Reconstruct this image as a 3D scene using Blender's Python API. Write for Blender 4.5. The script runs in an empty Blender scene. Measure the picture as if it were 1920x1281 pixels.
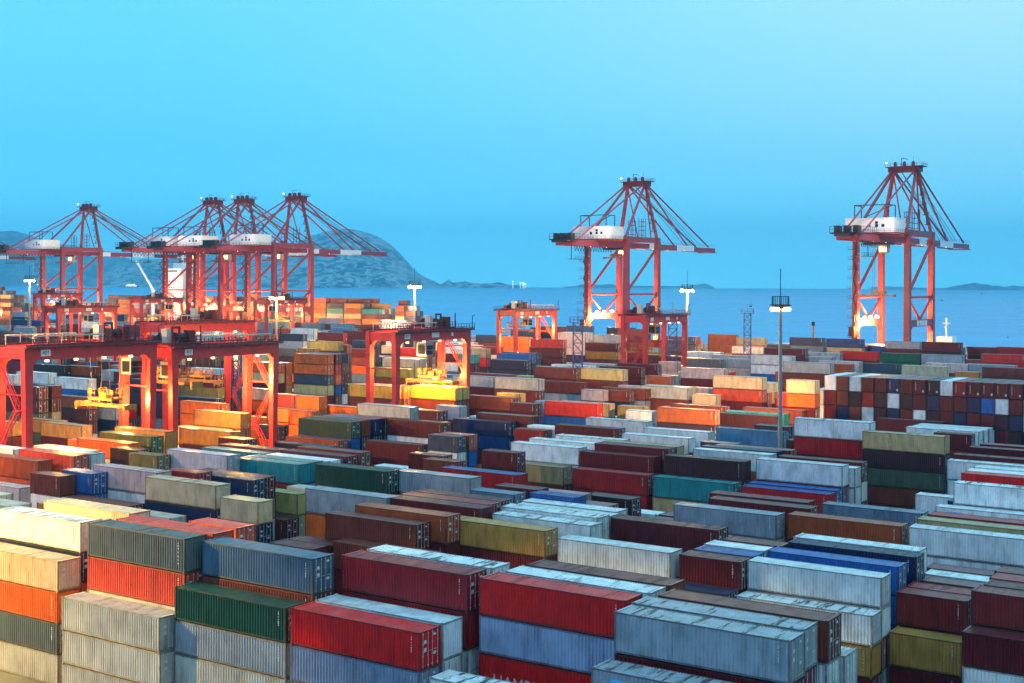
import bpy, bmesh, math, random
from mathutils import Vector, Matrix
import numpy as np

scene = bpy.context.scene
COL = scene.collection
rad = math.radians

# ---------------------------------------------------------------- camera
EYE = 35.2
FOCAL = 2450.0            # in photograph pixels, 1920 wide
cam_data = bpy.data.cameras.new("camera")
cam = bpy.data.objects.new("camera", cam_data)
COL.objects.link(cam)
cam_data.sensor_width = 36.0
cam_data.lens = 36.0 * FOCAL / 1920.0
cam_data.shift_y = -(640.5 - 531.0) / 1920.0
cam_data.clip_start = 1.0
cam_data.clip_end = 60000.0
cam.location = (0, 0, EYE)
cam.rotation_euler = (Matrix.Rotation(rad(90), 3, 'X') @ Matrix.Rotation(0.0045, 3, 'Z')).to_euler()
scene.camera = cam

# ---------------------------------------------------------------- sky
world = bpy.data.worlds.new("World")
scene.world = world
world.use_nodes = True
wt = world.node_tree
wt.nodes.clear()


def wnode(kind, **kw):
    n = wt.nodes.new(kind)
    for k, v in kw.items():
        setattr(n, k, v)
    return n


def ramp_set(node, stops):
    cr = node.color_ramp
    while len(cr.elements) > 1:
        cr.elements.remove(cr.elements[-1])
    cr.elements[0].position = stops[0][0]
    cr.elements[0].color = tuple(stops[0][1]) + (1,)
    for p, c in stops[1:]:
        e = cr.elements.new(p)
        e.color = tuple(c) + (1,)


tc = wnode('ShaderNodeTexCoord')
sep = wnode('ShaderNodeSeparateXYZ')
wt.links.new(tc.outputs['Generated'], sep.inputs[0])
front = wnode('ShaderNodeValToRGB')
ramp_set(front, [(0.0, (.25, 1.26, 1.88)), (.03, (.22, 1.15, 1.76)), (.10, (.16, .86, 1.30)), (.22, (.20, .86, 1.12)), (.45, (.36, 1.22, 1.75)), (1.0, (.48, 1.42, 2.10))])
wt.links.new(sep.outputs['Z'], front.inputs[0])
rear = wnode('ShaderNodeValToRGB')
ramp_set(rear, [(0.0, (.42, .44, .86)), (.25, (.38, .52, 1.02)), (1.0, (.48, 1.42, 2.10))])
wt.links.new(sep.outputs['Z'], rear.inputs[0])
side = wnode('ShaderNodeMapRange')
side.inputs[1].default_value = .35
side.inputs[2].default_value = -.55
wt.links.new(sep.outputs['Y'], side.inputs[0])
mixd = wnode('ShaderNodeMix', data_type='RGBA')
wt.links.new(side.outputs[0], mixd.inputs[0])
wt.links.new(front.outputs[0], mixd.inputs[6])
wt.links.new(rear.outputs[0], mixd.inputs[7])
# the sky pales to the upper right, over the open sea
def wrange(sock, a, b):
    n = wnode('ShaderNodeMapRange')
    n.interpolation_type = 'SMOOTHSTEP'
    n.inputs[1].default_value = a
    n.inputs[2].default_value = b
    wt.links.new(sock, n.inputs[0])
    return n.outputs[0]


pale = wnode('ShaderNodeMath', operation='MULTIPLY')
wt.links.new(wrange(sep.outputs['X'], -.30, .48), pale.inputs[0])
wt.links.new(wrange(sep.outputs['Z'], -.06, .24), pale.inputs[1])
mixp = wnode('ShaderNodeMix', data_type='RGBA')
wt.links.new(pale.outputs[0], mixp.inputs[0])
wt.links.new(mixd.outputs[2], mixp.inputs[6])
mixp.inputs[7].default_value = (.52, .98, 1.12, 1)
bg = wnode('ShaderNodeBackground')
wt.links.new(mixp.outputs[2], bg.inputs[0])
wo = wnode('ShaderNodeOutputWorld')
wt.links.new(bg.outputs[0], wo.inputs[0])

scene.view_settings.view_transform = 'Standard'
scene.view_settings.look = 'None'
scene.view_settings.exposure = 0.0
scene.view_settings.gamma = 1.0
scene.cycles.use_denoising = True
scene.cycles.max_bounces = 5
scene.cycles.diffuse_bounces = 3
scene.cycles.glossy_bounces = 2
scene.cycles.volume_bounces = 0
scene.cycles.sample_clamp_indirect = 4.0

# ---------------------------------------------------------------- yard axes
YARD = rad(55.9)          # containers: u runs away to the left, v away to the right
QUAY = rad(54.0)
U = Vector((-math.sin(YARD), math.cos(YARD), 0))
V = Vector((math.cos(YARD), math.sin(YARD), 0))
QU = Vector((-math.sin(QUAY), math.cos(QUAY), 0))
QV = Vector((math.cos(QUAY), math.sin(QUAY), 0))


def yard(a, b, z=0.0):
    return U * a + V * b + Vector((0, 0, z))


def ray(px, py, depth):
    """point of the place seen at a pixel of the photograph, at a distance along the view"""
    x = px + .0045 * (py - 640.5)
    y = py - .0045 * (px - 960)
    return Vector(((x - 960) / FOCAL * depth, depth, EYE - (y - 531) / FOCAL * depth))


HAZE = 0.00009
PALETTE = [(0.160, 0.420, 0.030), (0.050, 0.012, 0.020), (0.015, 0.120, 0.420), (0.020, 0.200, 0.500), (0.240, 0.040, 0.024), (0.380, 0.008, 0.014), (0.860, 0.600, 0.360), (0.720, 0.075, 0.035), (0.400, 0.014, 0.020), (0.100, 0.120, 0.130), (0.160, 0.170, 0.190), (0.012, 0.160, 0.075), (0.170, 0.240, 0.340), (0.010, 0.070, 0.042), (0.500, 0.360, 0.180), (0.560, 0.520, 0.450), (0.400, 0.420, 0.460), (0.320, 0.360, 0.500), (0.280, 0.110, 0.120), (0.580, 0.550, 0.620), (0.150, 0.007, 0.013), (0.240, 0.020, 0.020), (0.045, 0.025, 0.060), (0.008, 0.022, 0.085), (0.010, 0.050, 0.200), (0.360, 0.090, 0.030), (0.660, 0.260, 0.050), (0.110, 0.120, 0.075), (0.850, 0.150, 0.018), (0.260, 0.200, 0.060), (0.160, 0.170, 0.035), (0.360, 0.300, 0.080), (0.700, 0.500, 0.480), (0.420, 0.075, 0.020), (0.860, 0.010, 0.010), (0.800, 0.030, 0.020), (0.100, 0.170, 0.260), (0.100, 0.250, 0.420), (0.060, 0.075, 0.110), (0.480, 0.010, 0.016), (0.012, 0.240, 0.270), (0.030, 0.350, 0.360), (0.270, 0.310, 0.380), (0.800, 0.810, 0.820), (0.760, 0.800, 0.840), (0.360, 0.380, 0.430), (0.550, 0.520, 0.450), (0.820, 0.820, 0.820), (0.850, 0.480, 0.060), (0.580, 0.280, 0.060), (0.520, 0.400, 0.130), (0.360, 0.330, 0.170), (0.800, 0.560, 0.220)]
WORN_COLOURS = (45, 46)
ROOF_COLOUR = {39: (.012, .09, .34)}
DECK_COLOURS = (4, 33, 28, 20, 6, 23, 26, 4, 16, 33, 7, 40, 20, 52)
MARKS = {(8, 2): 1, (11, 0): 2, (25, 0): 2}
STACKS = [
(96.13,71.83,2,0,2.72,(6,28,9,15,)),(81.38,70.39,2,0,2.82,(15,15,15,)),(97.5,75.21,2,0,2.72,(47,23,33,1,43,)),(81.36,72.95,2,0,2.87,(9,7,15,15,20,)),
(68.6,74.29,2,0,2.81,(36,4,20,20,2,)),(68.93,71.73,2,0,2.69,(13,16,15,16,)),(55.96,71.42,2,0,2.74,(34,17,17,2,)),(42.68,71.11,2,0,2.72,(43,20,2,)),
(43.14,77.59,2,0,2.75,(34,17,34,12,5,)),(56.06,77.22,2,0,2.78,(5,5,43,5,33,)),(30.22,74.77,2,0,2.74,(45,20,5,20,28,)),(29.98,71.45,2,0,2.72,(45,43,28,43,)),
(35.73,106.09,2,0,2.62,(43,49,20,)),(48.27,107.71,1,0,2.62,(20,20,12,1,)),(48.16,104.89,1,0,2.72,(23,20,12,)),(29.86,83.14,1,0,2.72,(43,43,1,23,)),
(35.84,108.8,2,0,2.62,(43,43,5,16,)),(36.04,113.88,2,0,2.62,(2,2,2,23,)),(35.61,117.57,2,0,2.69,(23,23,5,20,)),(36.28,120.54,2,0,2.68,(43,20,16,28,)),
(41.45,131.72,2,0,2.69,(33,20,33,14,)),(45.57,152.56,2,0,2.88,(12,36,2,)),(28.4,131.31,2,0,2.72,(43,43,20,20,)),(29.11,136.29,2,0,2.72,(14,14,2,28,)),
(28.97,139.77,2,0,2.72,(5,20,1,28,)),(34.44,161.48,2,0,2.72,(43,43,33,)),(34.42,166.6,2,0,2.72,(23,23,12,)),(33.02,164.04,2,0,2.72,(43,43,23,4,)),
(34.52,173.11,2,0,2.72,(34,20,20,14,)),(34.62,176.03,2,0,2.72,(43,12,4,20,)),(34.68,179.84,2,0,2.72,(43,14,33,4,)),(39.43,184.21,2,0,2.72,(43,43,43,23,)),
(45.41,169.16,1,0,2.72,(43,43,20,)),(53.8,190.93,2,0,2.67,(14,1,27,4,4,)),(68.28,197.07,2,0,2.62,(1,20,5,5,)),(65.66,193.49,2,0,2.88,(44,5,20,1,5,)),
(67.26,237.02,2,0,2.66,(20,20,28,23,)),(57.18,217.7,1,0,2.72,(20,20,33,33,)),(57.34,223.26,2,0,2.72,(44,20,33,14,)),(57.14,225.85,2,0,2.72,(44,44,5,33,)),
(57.18,229.06,2,0,2.72,(43,43,20,2,)),(40.72,206.41,2,0,2.72,(20,20,28,12,)),(41.15,201.64,2,0,2.72,(20,43,43,43,)),(40.8,191.45,2,0,2.72,(20,1,1,23,)),
(60.03,166.21,2,0,2.86,(43,20,12,33,)),(59.3,168.77,2,0,2.72,(43,43,33,1,)),(60.4,174.6,2,0,2.72,(20,43,20,16,)),(59.74,160.67,2,0,2.82,(39,20,20,)),
(60,163.65,2,0,2.84,(2,2,43,)),(53.06,136.62,2,0,2.67,(20,20,20,33,)),(55.21,141.47,2,0,2.62,(20,20,2,33,)),(54.48,130.77,2,0,2.66,(42,43,5,5,)),
(55.53,118.61,2,0,2.71,(20,20,2,1,)),(58.79,126.97,2,0,2.72,(20,28,23,)),(55.02,107.35,2,0,2.64,(43,43,43,5,)),(68.43,121.1,2,0,2.75,(43,43,28,1,)),
(72.41,126.18,1,0,2.62,(20,20,1,5,)),(72.54,131.73,1,0,2.62,(1,1,14,4,)),(75.14,123.64,1,0,2.88,(2,2,1,20,)),(77.43,128.73,1,0,2.72,(18,20,28,4,)),
(67.78,116.05,2,0,2.79,(43,43,33,23,)),(67.96,118.57,2,0,2.73,(43,43,28,20,)),(71.71,111.02,1,0,2.72,(23,23,)),(72.83,160.46,2,0,2.88,(40,14,28,)),
(73.46,164.92,2,0,2.76,(1,20,5,28,)),(80.08,186.3,2,0,2.88,(20,20,16,)),(80.08,188.86,2,0,2.88,(20,20,20,)),(85.94,160.51,2,0,2.88,(8,5,2,)),
(87.62,165.48,2,0,2.62,(20,20,16,23,)),(86.63,168.04,2,0,2.87,(20,20,1,23,)),(86.46,170.6,2,0,2.88,(14,20,33,5,)),(100.05,165.6,2,0,2.72,(44,43,23,20,)),
(101.14,163.04,2,0,2.72,(14,20,20,)),(92.51,186.6,2,0,2.7,(43,43,4,1,)),(100.48,171.34,2,0,2.72,(43,43,16,20,)),(97.34,173.9,2,0,2.85,(43,5,12,20,)),
(65.18,133.45,1,0,2.72,(20,2,5,)),(71.79,136.33,1,0,2.72,(43,23,14,)),(65.49,136.67,1,0,2.72,(20,23,43,)),(73.78,174.87,2,0,2.72,(43,33,43,1,)),
(69.44,108.5,2,0,2.7,(49,20,20,20,)),(81.6,103.45,2,0,2.71,(4,20,20,43,)),(78.17,100.9,2,0,2.88,(4,20,2,)),(90.83,98.36,1,0,2.72,(20,20,12,)),
(90.6,100.91,1,0,2.72,(20,20,4,)),(92.01,111.52,2,0,2.87,(16,28,20,12,)),(79.67,105.98,2,0,2.88,(33,20,43,4,)),(79.58,111.76,2,0,2.88,(20,20,20,43,)),
(80.21,114.36,2,0,2.88,(5,20,2,20,)),(80.39,116.92,2,0,2.88,(20,20,14,20,)),(104.85,127.13,2,0,2.87,(13,20,33,2,)),(121.06,128.31,2,0,2.72,(40,20,23,28,)),
(120.21,133.43,2,0,2.72,(43,20,28,1,)),(93.86,129.68,2,0,2.82,(16,20,23,12,)),(92.41,137.97,2,0,2.7,(39,20,14,4,)),(81.75,121.4,1,0,2.88,(12,20,20,4,)),
(81.53,125.74,1,0,2.88,(20,20,16,5,)),(124.72,168.85,1,0,2.62,(38,43,43,12,)),(131.7,168.59,2,0,2.88,(20,20,1,)),(110.82,146.36,1,0,2.72,(20,20,23,16,)),
(106.22,143.8,1,0,2.68,(4,20,33,23,)),(104.22,155.22,1,0,2.72,(20,20,20,28,)),(119.74,136.33,2,0,2.8,(20,20,12,5,)),(121.51,141.34,2,0,2.77,(4,20,4,20,)),
(113.28,148.92,2,0,2.72,(43,23,23,)),(121.32,130.87,2,0,2.72,(40,20,16,20,)),(127.12,109.46,2,0,2.88,(32,47,20,23,)),(113.61,106.47,2,0,2.88,(6,23,20,20,)),
(105.78,105.57,1,0,2.62,(6,23,23,5,)),(151.72,110.16,2,0,2.72,(33,33,20,16,)),(139.24,104.37,1,0,2.65,(4,47,20,20,)),(136.29,106.93,1,0,2.72,(2,2,20,1,)),
(148.64,105.21,2,0,2.72,(32,47,4,)),(148.33,113.45,2,0,2.88,(7,4,20,20,)),(148.17,116.01,2,0,2.88,(47,47,20,12,)),(154.87,120.48,2,0,2.72,(6,28,43,28,)),
(165.39,115.94,2,0,2.72,(43,23,20,28,)),(150.03,125.58,1,0,2.72,(1,20,12,2,)),(142.95,123.19,1,0,2.72,(29,20,4,12,)),(131.82,125.75,2,0,2.88,(19,20,12,20,)),
(133.1,133.48,2,0,2.72,(40,14,16,4,)),(134.08,137.68,2,0,2.72,(4,1,16,4,)),(115.81,114.5,2,0,2.74,(23,33,1,5,)),(116.66,117.02,2,0,2.72,(20,20,43,20,)),
(156.95,134,2,0,2.88,(30,6,6,12,)),(160.47,139.87,2,0,2.88,(26,26,6,12,)),(157.33,130.04,2,0,2.72,(28,6,20,20,)),(98.58,80.33,2,0,2.68,(26,4,12,2,43,)),
(93.96,77.77,2,0,2.88,(6,43,12,2,4,)),(116.54,79.34,2,0,2.72,(6,4,23,5,16,)),(110.03,76.78,2,0,2.72,(6,4,16,20,1,)),(126.22,104.38,2,0,2.72,(4,4,2,)),
(115.96,101.83,2,0,2.72,(46,20,14,)),(84.22,81.36,1,0,2.72,(7,20,20,43,16,)),(148.54,145.51,1,0,2.65,(20,1,33,14,)),(156.1,149.58,2,0,2.72,(26,1,1,4,)),
(115.35,122.06,1,0,2.76,(50,51,12,)),(113.64,124.59,1,0,2.88,(15,40,23,)),(114.76,129.68,1,0,2.72,(2,14,4,)),(114.94,119.54,1,0,2.72,(20,20,)),
(142.31,157.96,2,0,2.88,(22,28,28,)),(146.41,164.77,2,0,2.88,(33,20,12,)),(146.52,168.04,2,0,2.88,(13,2,20,2,)),(146.85,171.14,2,0,2.88,(4,22,20,16,)),
(146.08,176.28,2,0,2.88,(20,20,1,20,)),(133.5,176.5,2,0,2.88,(20,43,1,43,)),(130.42,191.62,2,0,2.62,(23,24,20,28,)),(150.09,203.98,1,0,2.81,(16,20,2,2,)),
(145.85,191.96,2,0,2.88,(20,20,20,28,)),(142.52,179.06,2,0,2.69,(16,20,43,1,4,)),(160.52,188.44,2,0,2.88,(28,28,20,4,)),(166.29,179.82,1,0,2.81,(28,28,20,43,)),
(175.4,183.32,1,0,2.72,(26,28,1,28,)),(170.15,185.88,1,0,2.66,(28,26,1,1,4,)),(178.28,187.61,1,0,2.62,(7,28,20,2,16,)),(173.39,178.9,1,0,2.7,(22,28,20,)),
(182.38,190.17,2,0,2.62,(28,28,5,)),(231.69,256.33,2,0,2.7,(28,28,38,52,20,28,)),(246.3,253.09,2,0,2.72,(28,52,20,32,43,)),(276.32,280.01,2,0,2.73,(6,6,16,23,1,)),
(204.44,240.23,1,0,2.62,(31,20,2,20,)),(172.41,211.01,2,0,2.72,(48,4,2,28,5,)),(161.25,217.59,2,0,2.68,(48,4,28,12,16,)),(234.55,296.53,2,0,2.62,(6,6,33,28,2,)),
(229.54,287.69,2,0,2.74,(48,33,34,1,)),(273.06,326.49,2,0,2.74,(24,0,52,52,)),(268.96,347.13,2,0,2.62,(35,35,20,1,5,)),(150.55,223.44,2,0,2.88,(4,20,1,33,)),
(162.78,226,1,0,2.72,(26,26,2,14,)),(127.11,194.18,2,0,2.88,(20,20,2,1,)),(175.73,252.12,2,0,2.62,(16,20,33,1,12,)),(159.51,246.56,2,0,2.72,(16,20,20,4,28,)),
(172.78,254.92,2,0,2.72,(20,20,16,33,16,)),(206.48,312.73,2,0,2.62,(20,22,14,20,2,)),(211.52,325.65,2,0,2.88,(23,22,28,28,20,)),(238.1,337.47,1,0,2.88,(14,34,20,16,33,)),
(229.61,319.49,1,0,2.72,(41,20,14,23,20,)),(266.61,388.29,2,0,2.72,(23,20,16,5,14,14,)),(250.76,363.11,2,0,2.72,(20,43,1,33,20,)),(312.66,372.63,2,0,2.72,(38,1,1,5,33,)),
(291.52,378.58,2,0,2.72,(22,22,16,43,16,)),(262.06,298.29,2,0,2.72,(33,4,20,20,4,20,)),(354.71,386.24,2,0,2.62,(44,22,1,16,16,12,)),(308,348.58,2,0,2.88,(20,20,2,23,4,1,)),
(263.01,295.73,2,0,2.88,(31,20,23,12,28,16,)),(338.48,364.13,2,0,2.69,(44,44,16,20,33,)),(329.31,350.86,2,0,2.72,(23,16,4,1,2,28,)),(344.53,373.1,2,0,2.88,(44,44,20,5,16,28,)),
(388.12,425.16,2,0,2.88,(36,44,2,16,43,5,)),(377.29,432.62,2,0,2.88,(37,44,4,28,1,20,)),(337.59,388.41,2,0,2.88,(37,37,20,28,12,43,)),(374.1,444.86,2,0,2.72,(20,20,20,5,20,14,)),
(327.05,384.02,2,0,2.75,(20,20,14,12,20,23,)),(421.04,441.56,2,0,2.72,(36,20,28,14,5,16,)),(435.42,445.1,2,0,2.72,(37,37,14,20,12,28,)),(420.51,456.12,2,0,2.72,(4,16,12,12,16,43,)),
(428.35,480.47,2,0,2.94,(32,20,43,20,23,5,)),(457.6,481.44,2,0,2.58,(41,14,12,12,20,28,43,)),(272.84,323.93,2,0,2.72,(20,4,28,12,12,)),(296.31,312.41,2,0,2.72,(38,1,1,28,20,)),
(256.13,277.42,1,0,2.71,(26,4,20,4,20,23,)),(106.48,198.54,2,0,2.88,(44,44,2,12,)),(93.97,197.04,2,0,2.67,(44,44,1,14,)),(104.94,186.01,2,0,2.88,(20,20,4,20,)),
(118.34,184.5,1,0,2.62,(5,20,12,14,)),(117.37,187.06,1,0,2.72,(47,14,20,12,)),(130,221.88,2,0,2.88,(35,2,2,23,)),(131.61,229.56,2,0,2.72,(14,13,43,12,)),
(141.92,227,1,0,2.72,(37,2,20,20,)),(155.24,232.45,1,0,2.88,(48,28,20,16,)),(139.75,214.71,1,0,2.88,(20,20,1,1,)),(130.65,196.83,2,0,2.62,(43,43,1,1,)),
(133.91,224.44,2,0,2.72,(2,3,23,)),(122.9,228.13,1,0,2.72,(29,29,23,28,)),(119.1,224.58,1,0,2.62,(44,44,2,20,)),(105.5,223.64,2,0,2.88,(25,22,20,12,)),
(111.1,240.27,2,0,2.66,(4,4,1,43,)),(95.35,232.78,2,0,2.68,(40,40,2,23,)),(95.9,230.22,2,0,2.62,(1,44,1,2,)),(92.86,235.34,2,0,2.84,(4,20,23,28,)),
(83.56,205.52,1,0,2.88,(1,1,12,16,)),(83.38,202.96,2,0,2.72,(37,37,2,12,)),(83.02,183.74,1,0,2.72,(23,23,43,5,)),(74.41,178.62,2,0,2.72,(23,23,16,14,)),
(73.35,181.18,2,0,2.72,(4,20,20,20,)),(125.31,266.45,1,0,2.62,(6,4,28,33,)),(116.96,275.51,2,0,2.67,(35,4,20,1,)),(116.32,278.07,2,0,2.72,(52,20,20,20,)),
(125.34,280.63,1,0,2.74,(6,33,16,43,)),(133.54,268.74,2,0,2.88,(15,4,33,23,)),(131.64,278.84,1,0,2.72,(32,32,4,4,)),(151.25,261.13,1,0,2.64,(32,20,28,23,)),
(145.83,263.68,1,0,2.62,(4,23,20,28,)),(142.93,266.22,2,0,2.72,(4,16,12,23,)),(142.41,273.78,2,0,2.72,(32,20,2,5,)),(160.13,267.25,2,0,2.88,(4,16,20,4,)),
(161.41,278.79,2,0,2.86,(4,4,5,1,)),(180.54,286.33,2,0,2.72,(52,1,20,12,)),(159.7,296.65,1,0,2.88,(32,20,20,20,)),(143,278.08,1,0,2.63,(33,20,1,20,16,)),
(158.43,311.51,2,0,2.72,(32,2,33,5,)),(157.02,332.13,2,0,2.62,(7,7,20,28,)),(137.97,302.11,2,0,2.63,(35,1,4,43,20,)),(138.69,299.55,2,0,2.8,(32,20,33,23,23,)),
(117.1,272.95,2,0,2.87,(6,7,20,14,23,)),(124.78,302.17,1,0,2.72,(6,6,12,23,)),(166.29,328.41,1,0,2.67,(32,32,23,16,12,)),(160.94,345.93,2,0,2.7,(10,10,1,14,12,)),
(150.71,353.94,2,0,2.67,(16,32,2,33,23,)),(159.98,362.67,2,0,2.76,(16,16,12,20,28,)),(180.87,387.72,2,0,2.62,(43,43,16,20,2,)),(135.18,335,2,0,2.63,(43,43,2,2,4,23,)),
(184.17,430.05,2,0,2.62,(16,20,20,4,20,)),(137.51,350.05,2,0,2.84,(20,20,20,33,33,20,)),(166.39,273.73,2,0,2.88,(4,4,20,14,20,)),(168.11,284.34,2,0,2.88,(43,43,4,28,4,)),
(154.52,276.28,2,0,2.88,(52,4,43,2,1,)),(159.07,293.55,2,0,2.77,(20,20,20,23,28,)),(162.49,308.95,2,0,2.74,(20,20,16,5,33,)),(174.92,308.4,2,0,2.67,(16,2,20,5,28,)),
(199.99,302.69,2,0,2.72,(22,22,4,28,14,)),(209.12,319.41,2,0,2.88,(2,22,20,28,20,)),(180.2,359.89,2,0,2.62,(20,4,23,5,43,)),(205.61,364.25,2,0,2.68,(20,26,4,5,20,43,)),
(221.44,396.09,2,0,2.88,(16,20,26,28,43,1,)),(250.69,419.18,2,0,2.78,(32,32,32,1,16,33,)),(256.78,432.72,2,0,2.72,(43,43,43,20,16,16,)),(219.16,352.41,2,0,2.88,(35,20,20,2,20,4,)),
(250.86,381.3,2,0,2.72,(28,28,16,14,1,12,)),(233.75,373.76,2,0,2.72,(4,32,26,28,33,)),(230.84,371.2,2,0,2.72,(20,43,33,20,2,)),(261.23,423.88,1,0,2.72,(43,43,28,33,)),
(288.2,442.94,2,0,2.72,(38,4,33,23,23,33,)),(283.59,458.34,2,0,2.88,(4,1,4,5,20,20,)),(295.19,468.23,2,0,2.72,(20,20,16,23,1,33,)),(280.92,474.74,2,0,2.88,(36,16,43,23,23,4,)),
(256.34,466.1,2,0,2.88,(22,22,4,20,28,33,)),(254.06,474.68,2,0,2.97,(20,22,44,23,23,)),(244.17,453.57,2,0,2.88,(4,20,4,5,20,14,)),(235.5,474.07,2,0,2.8,(23,20,20,12,5,)),
(248.89,474.51,1,0,3.07,(35,43,28,12,)),(205.69,419.61,2,0,2.72,(23,22,1,4,4,4,)),(205.99,422.34,2,0,2.72,(35,26,16,28,43,20,)),(222.41,473.63,1,0,2.83,(16,4,20,16,)),
(214.3,473.37,2,0,2.56,(33,33,27,5,28,14,)),(213.98,473.35,2,0,2.77,(33,33,28,12,2,)),(201.98,472.96,2,0,2.88,(14,28,14,16,5,)),(162.43,430.08,2,0,2.81,(23,36,12,20,16,14,)),
(144.69,418.3,2,0,2.88,(24,14,33,23,12,12,)),(134.27,446.65,2,0,2.63,(16,20,23,2,43,20,)),(112.02,414.53,2,0,2.88,(20,1,1,12,2,1,)),(112.76,470,2,0,2.72,(20,1,4,14,33,)),
(101.89,466.81,2,0,2.81,(5,20,1,20,1,)),(147.7,452.96,1,0,2.72,(24,33,23,20,28,)),(174.62,438.58,2,0,2.72,(1,20,23,43,33,)),(162.12,410.37,2,0,2.7,(20,1,1,16,33,)),
(133.95,401.74,2,0,2.84,(34,20,16,33,23,)),(118.76,394.7,2,0,2.88,(11,11,20,23,5,)),(106.26,394.71,2,0,2.88,(16,16,20,23,20,)),(85.76,382.66,2,0,2.62,(35,35,16,4,20,4,)),
(98.45,438.2,2,0,2.84,(16,16,20,20,)),(109.57,431.86,1,0,2.81,(4,2,43,33,)),(125.57,361.03,2,0,2.68,(32,32,23,14,20,)),(122.81,386.88,2,0,2.88,(38,38,43,23,)),
(97.26,347.19,2,0,2.76,(6,6,28,43,28,)),(99.06,374,2,0,2.62,(32,43,12,2,43,)),(83.14,360.01,2,0,2.81,(16,33,20,12,20,)),(76.42,347.84,2,0,2.82,(4,4,12,43,20,)),
(87.42,334.76,1,0,2.62,(4,33,43,2,28,)),(84.04,327.56,1,0,2.8,(26,43,14,12,43,)),(123.29,347.69,2,0,2.68,(33,33,16,2,28,)),(112.35,302.44,2,0,2.72,(16,20,5,20,16,2,)),
(134.55,363.59,2,0,2.85,(16,16,2,14,4,)),(148.04,376.22,2,0,2.72,(43,4,23,4,4,)),(139.67,424.68,2,0,2.68,(20,20,5,20,)),(118.38,312.2,2,0,2.62,(33,33,20,5,14,)),
(94.26,245.46,1,0,2.72,(6,28,20,4,20,4,)),(126.28,309.64,1,0,2.62,(6,6,20,16,)),(96.74,246.46,1,0,2.72,(35,20,33,33,20,)),(162.57,446.41,1,0,2.88,(36,28,2,14,)),
(144.88,398.72,2,0,2.72,(16,2,33,43,2,)),(379.66,272.07,2,0,2.72,(1,1,20,5,5,20,)),(417.34,295.22,2,0,2.72,(4,4,2,33,33,20,)),(358.85,265.64,2,0,2.72,(22,22,12,20,16,33,)),
(286.34,215.4,2,0,2.66,(1,1,16,20,28,)),(278.5,218.88,2,0,2.62,(33,20,23,20,5,)),(244.39,190.47,2,0,2.62,(44,2,4,20,4,)),(261.42,192.61,2,0,2.72,(44,2,1,20,33,)),
(261.39,201.69,1,0,2.62,(14,20,14,20,)),(229.78,179.29,2,0,2.62,(33,20,20,43,)),(228.54,166.02,2,0,2.72,(20,20,27,12,20,)),(229.31,169.76,1,0,2.72,(20,20,14,4,4,)),
(262.14,183.67,2,0,2.72,(44,44,44,20,23,)),(226.02,183.32,1,0,2.72,(16,23,2,)),(228.48,188.8,2,0,2.62,(5,20,33,)),(218.23,204.94,2,0,2.88,(20,29,22,1,4,)),
(285.31,266.98,2,0,2.62,(4,22,12,16,2,)),(297.95,283.78,2,0,2.72,(29,22,14,20,28,)),(297.62,286.34,1,0,2.72,(47,6,5,20,20,)),(271.58,256.31,2,0,2.72,(44,20,12,12,)),
(211.28,214.19,2,0,2.72,(32,28,5,12,)),(197.07,186.15,2,0,2.62,(28,28,20,2,)),(171.91,167.22,2,0,2.88,(26,33,20,28,)),(173.64,164.66,2,0,2.88,(52,28,20,)),
(213.77,159.66,2,0,2.72,(26,27,1,)),(218.72,153,2,0,2.72,(26,4,1,)),(203.11,157.02,2,0,2.72,(26,20,12,)),(176.29,142.75,2,0,2.72,(28,6,23,)),
(206.21,193.21,2,0,2.62,(23,23,20,16,)),(236.59,208.69,1,0,2.72,(47,20,16,)),(221.02,192.81,2,0,2.72,(22,22,22,12,20,)),(241.54,202.11,2,0,2.72,(22,22,20,1,)),
(518.91,370.85,2,0,2.88,(23,33,20,14,20,20,)),(521.21,379.42,2,0,2.81,(24,33,20,16,23,20,)),(559.34,389.18,2,0,2.72,(28,16,23,5,2,20,)),(653.44,465.42,2,0,2.88,(16,23,2,20,14,2,)),
(470.97,337.8,2,0,2.72,(20,23,2,5,14,33,)),(454.22,326.87,2,0,2.75,(16,14,12,20,23,1,)),(630.95,487.19,2,0,3.06,(36,12,33,23,)),(486.61,384.89,2,0,2.76,(47,16,20,43,2,20,)),
(526.14,418.56,2,0,2.72,(16,1,28,28,12,20,)),(599.23,461.74,2,0,2.88,(4,16,20,20,1,1,)),(602.51,475.64,2,0,2.88,(16,20,28,12,20,20,)),(592.59,485.91,1,0,2.56,(24,14,14,28,1,14,)),
(585.45,485.68,2,0,2.5,(16,4,4,33,4,)),(448.28,377.68,2,0,2.72,(20,1,33,20,5,5,)),(714.25,489.95,2,0,2.71,(4,12,5,5,20,20,33,)),(393.66,310.37,1,0,2.75,(52,23,16,4,2,12,)),
(420.13,315.4,2,0,2.88,(22,1,28,5,1,1,)),(592.2,485.9,1,0,2.78,(24,20,12,33,12,14,)),(462.95,481.61,1,0,2.97,(41,43,20,14,33,12,)),(29.74,112.45,1,0,2.88,(21,20,20,)),
(29.54,109.89,1,0,2.88,(49,20,)),(15.81,106.88,2,0,2.72,(21,20,4,20,)),(15.85,104.32,2,0,2.72,(20,43,1,)),(56.17,74.28,2,0,2.74,(44,43,43,20,)),
(42.84,80.45,2,0,2.75,(43,20,5,33,20,)),(42.74,83.31,2,0,2.75,(4,1,16,1,12,)),(55.91,80.08,2,0,2.78,(43,20,5,5,4,)),(30.52,77.63,2,0,2.74,(45,20,14,23,2,)),
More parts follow.
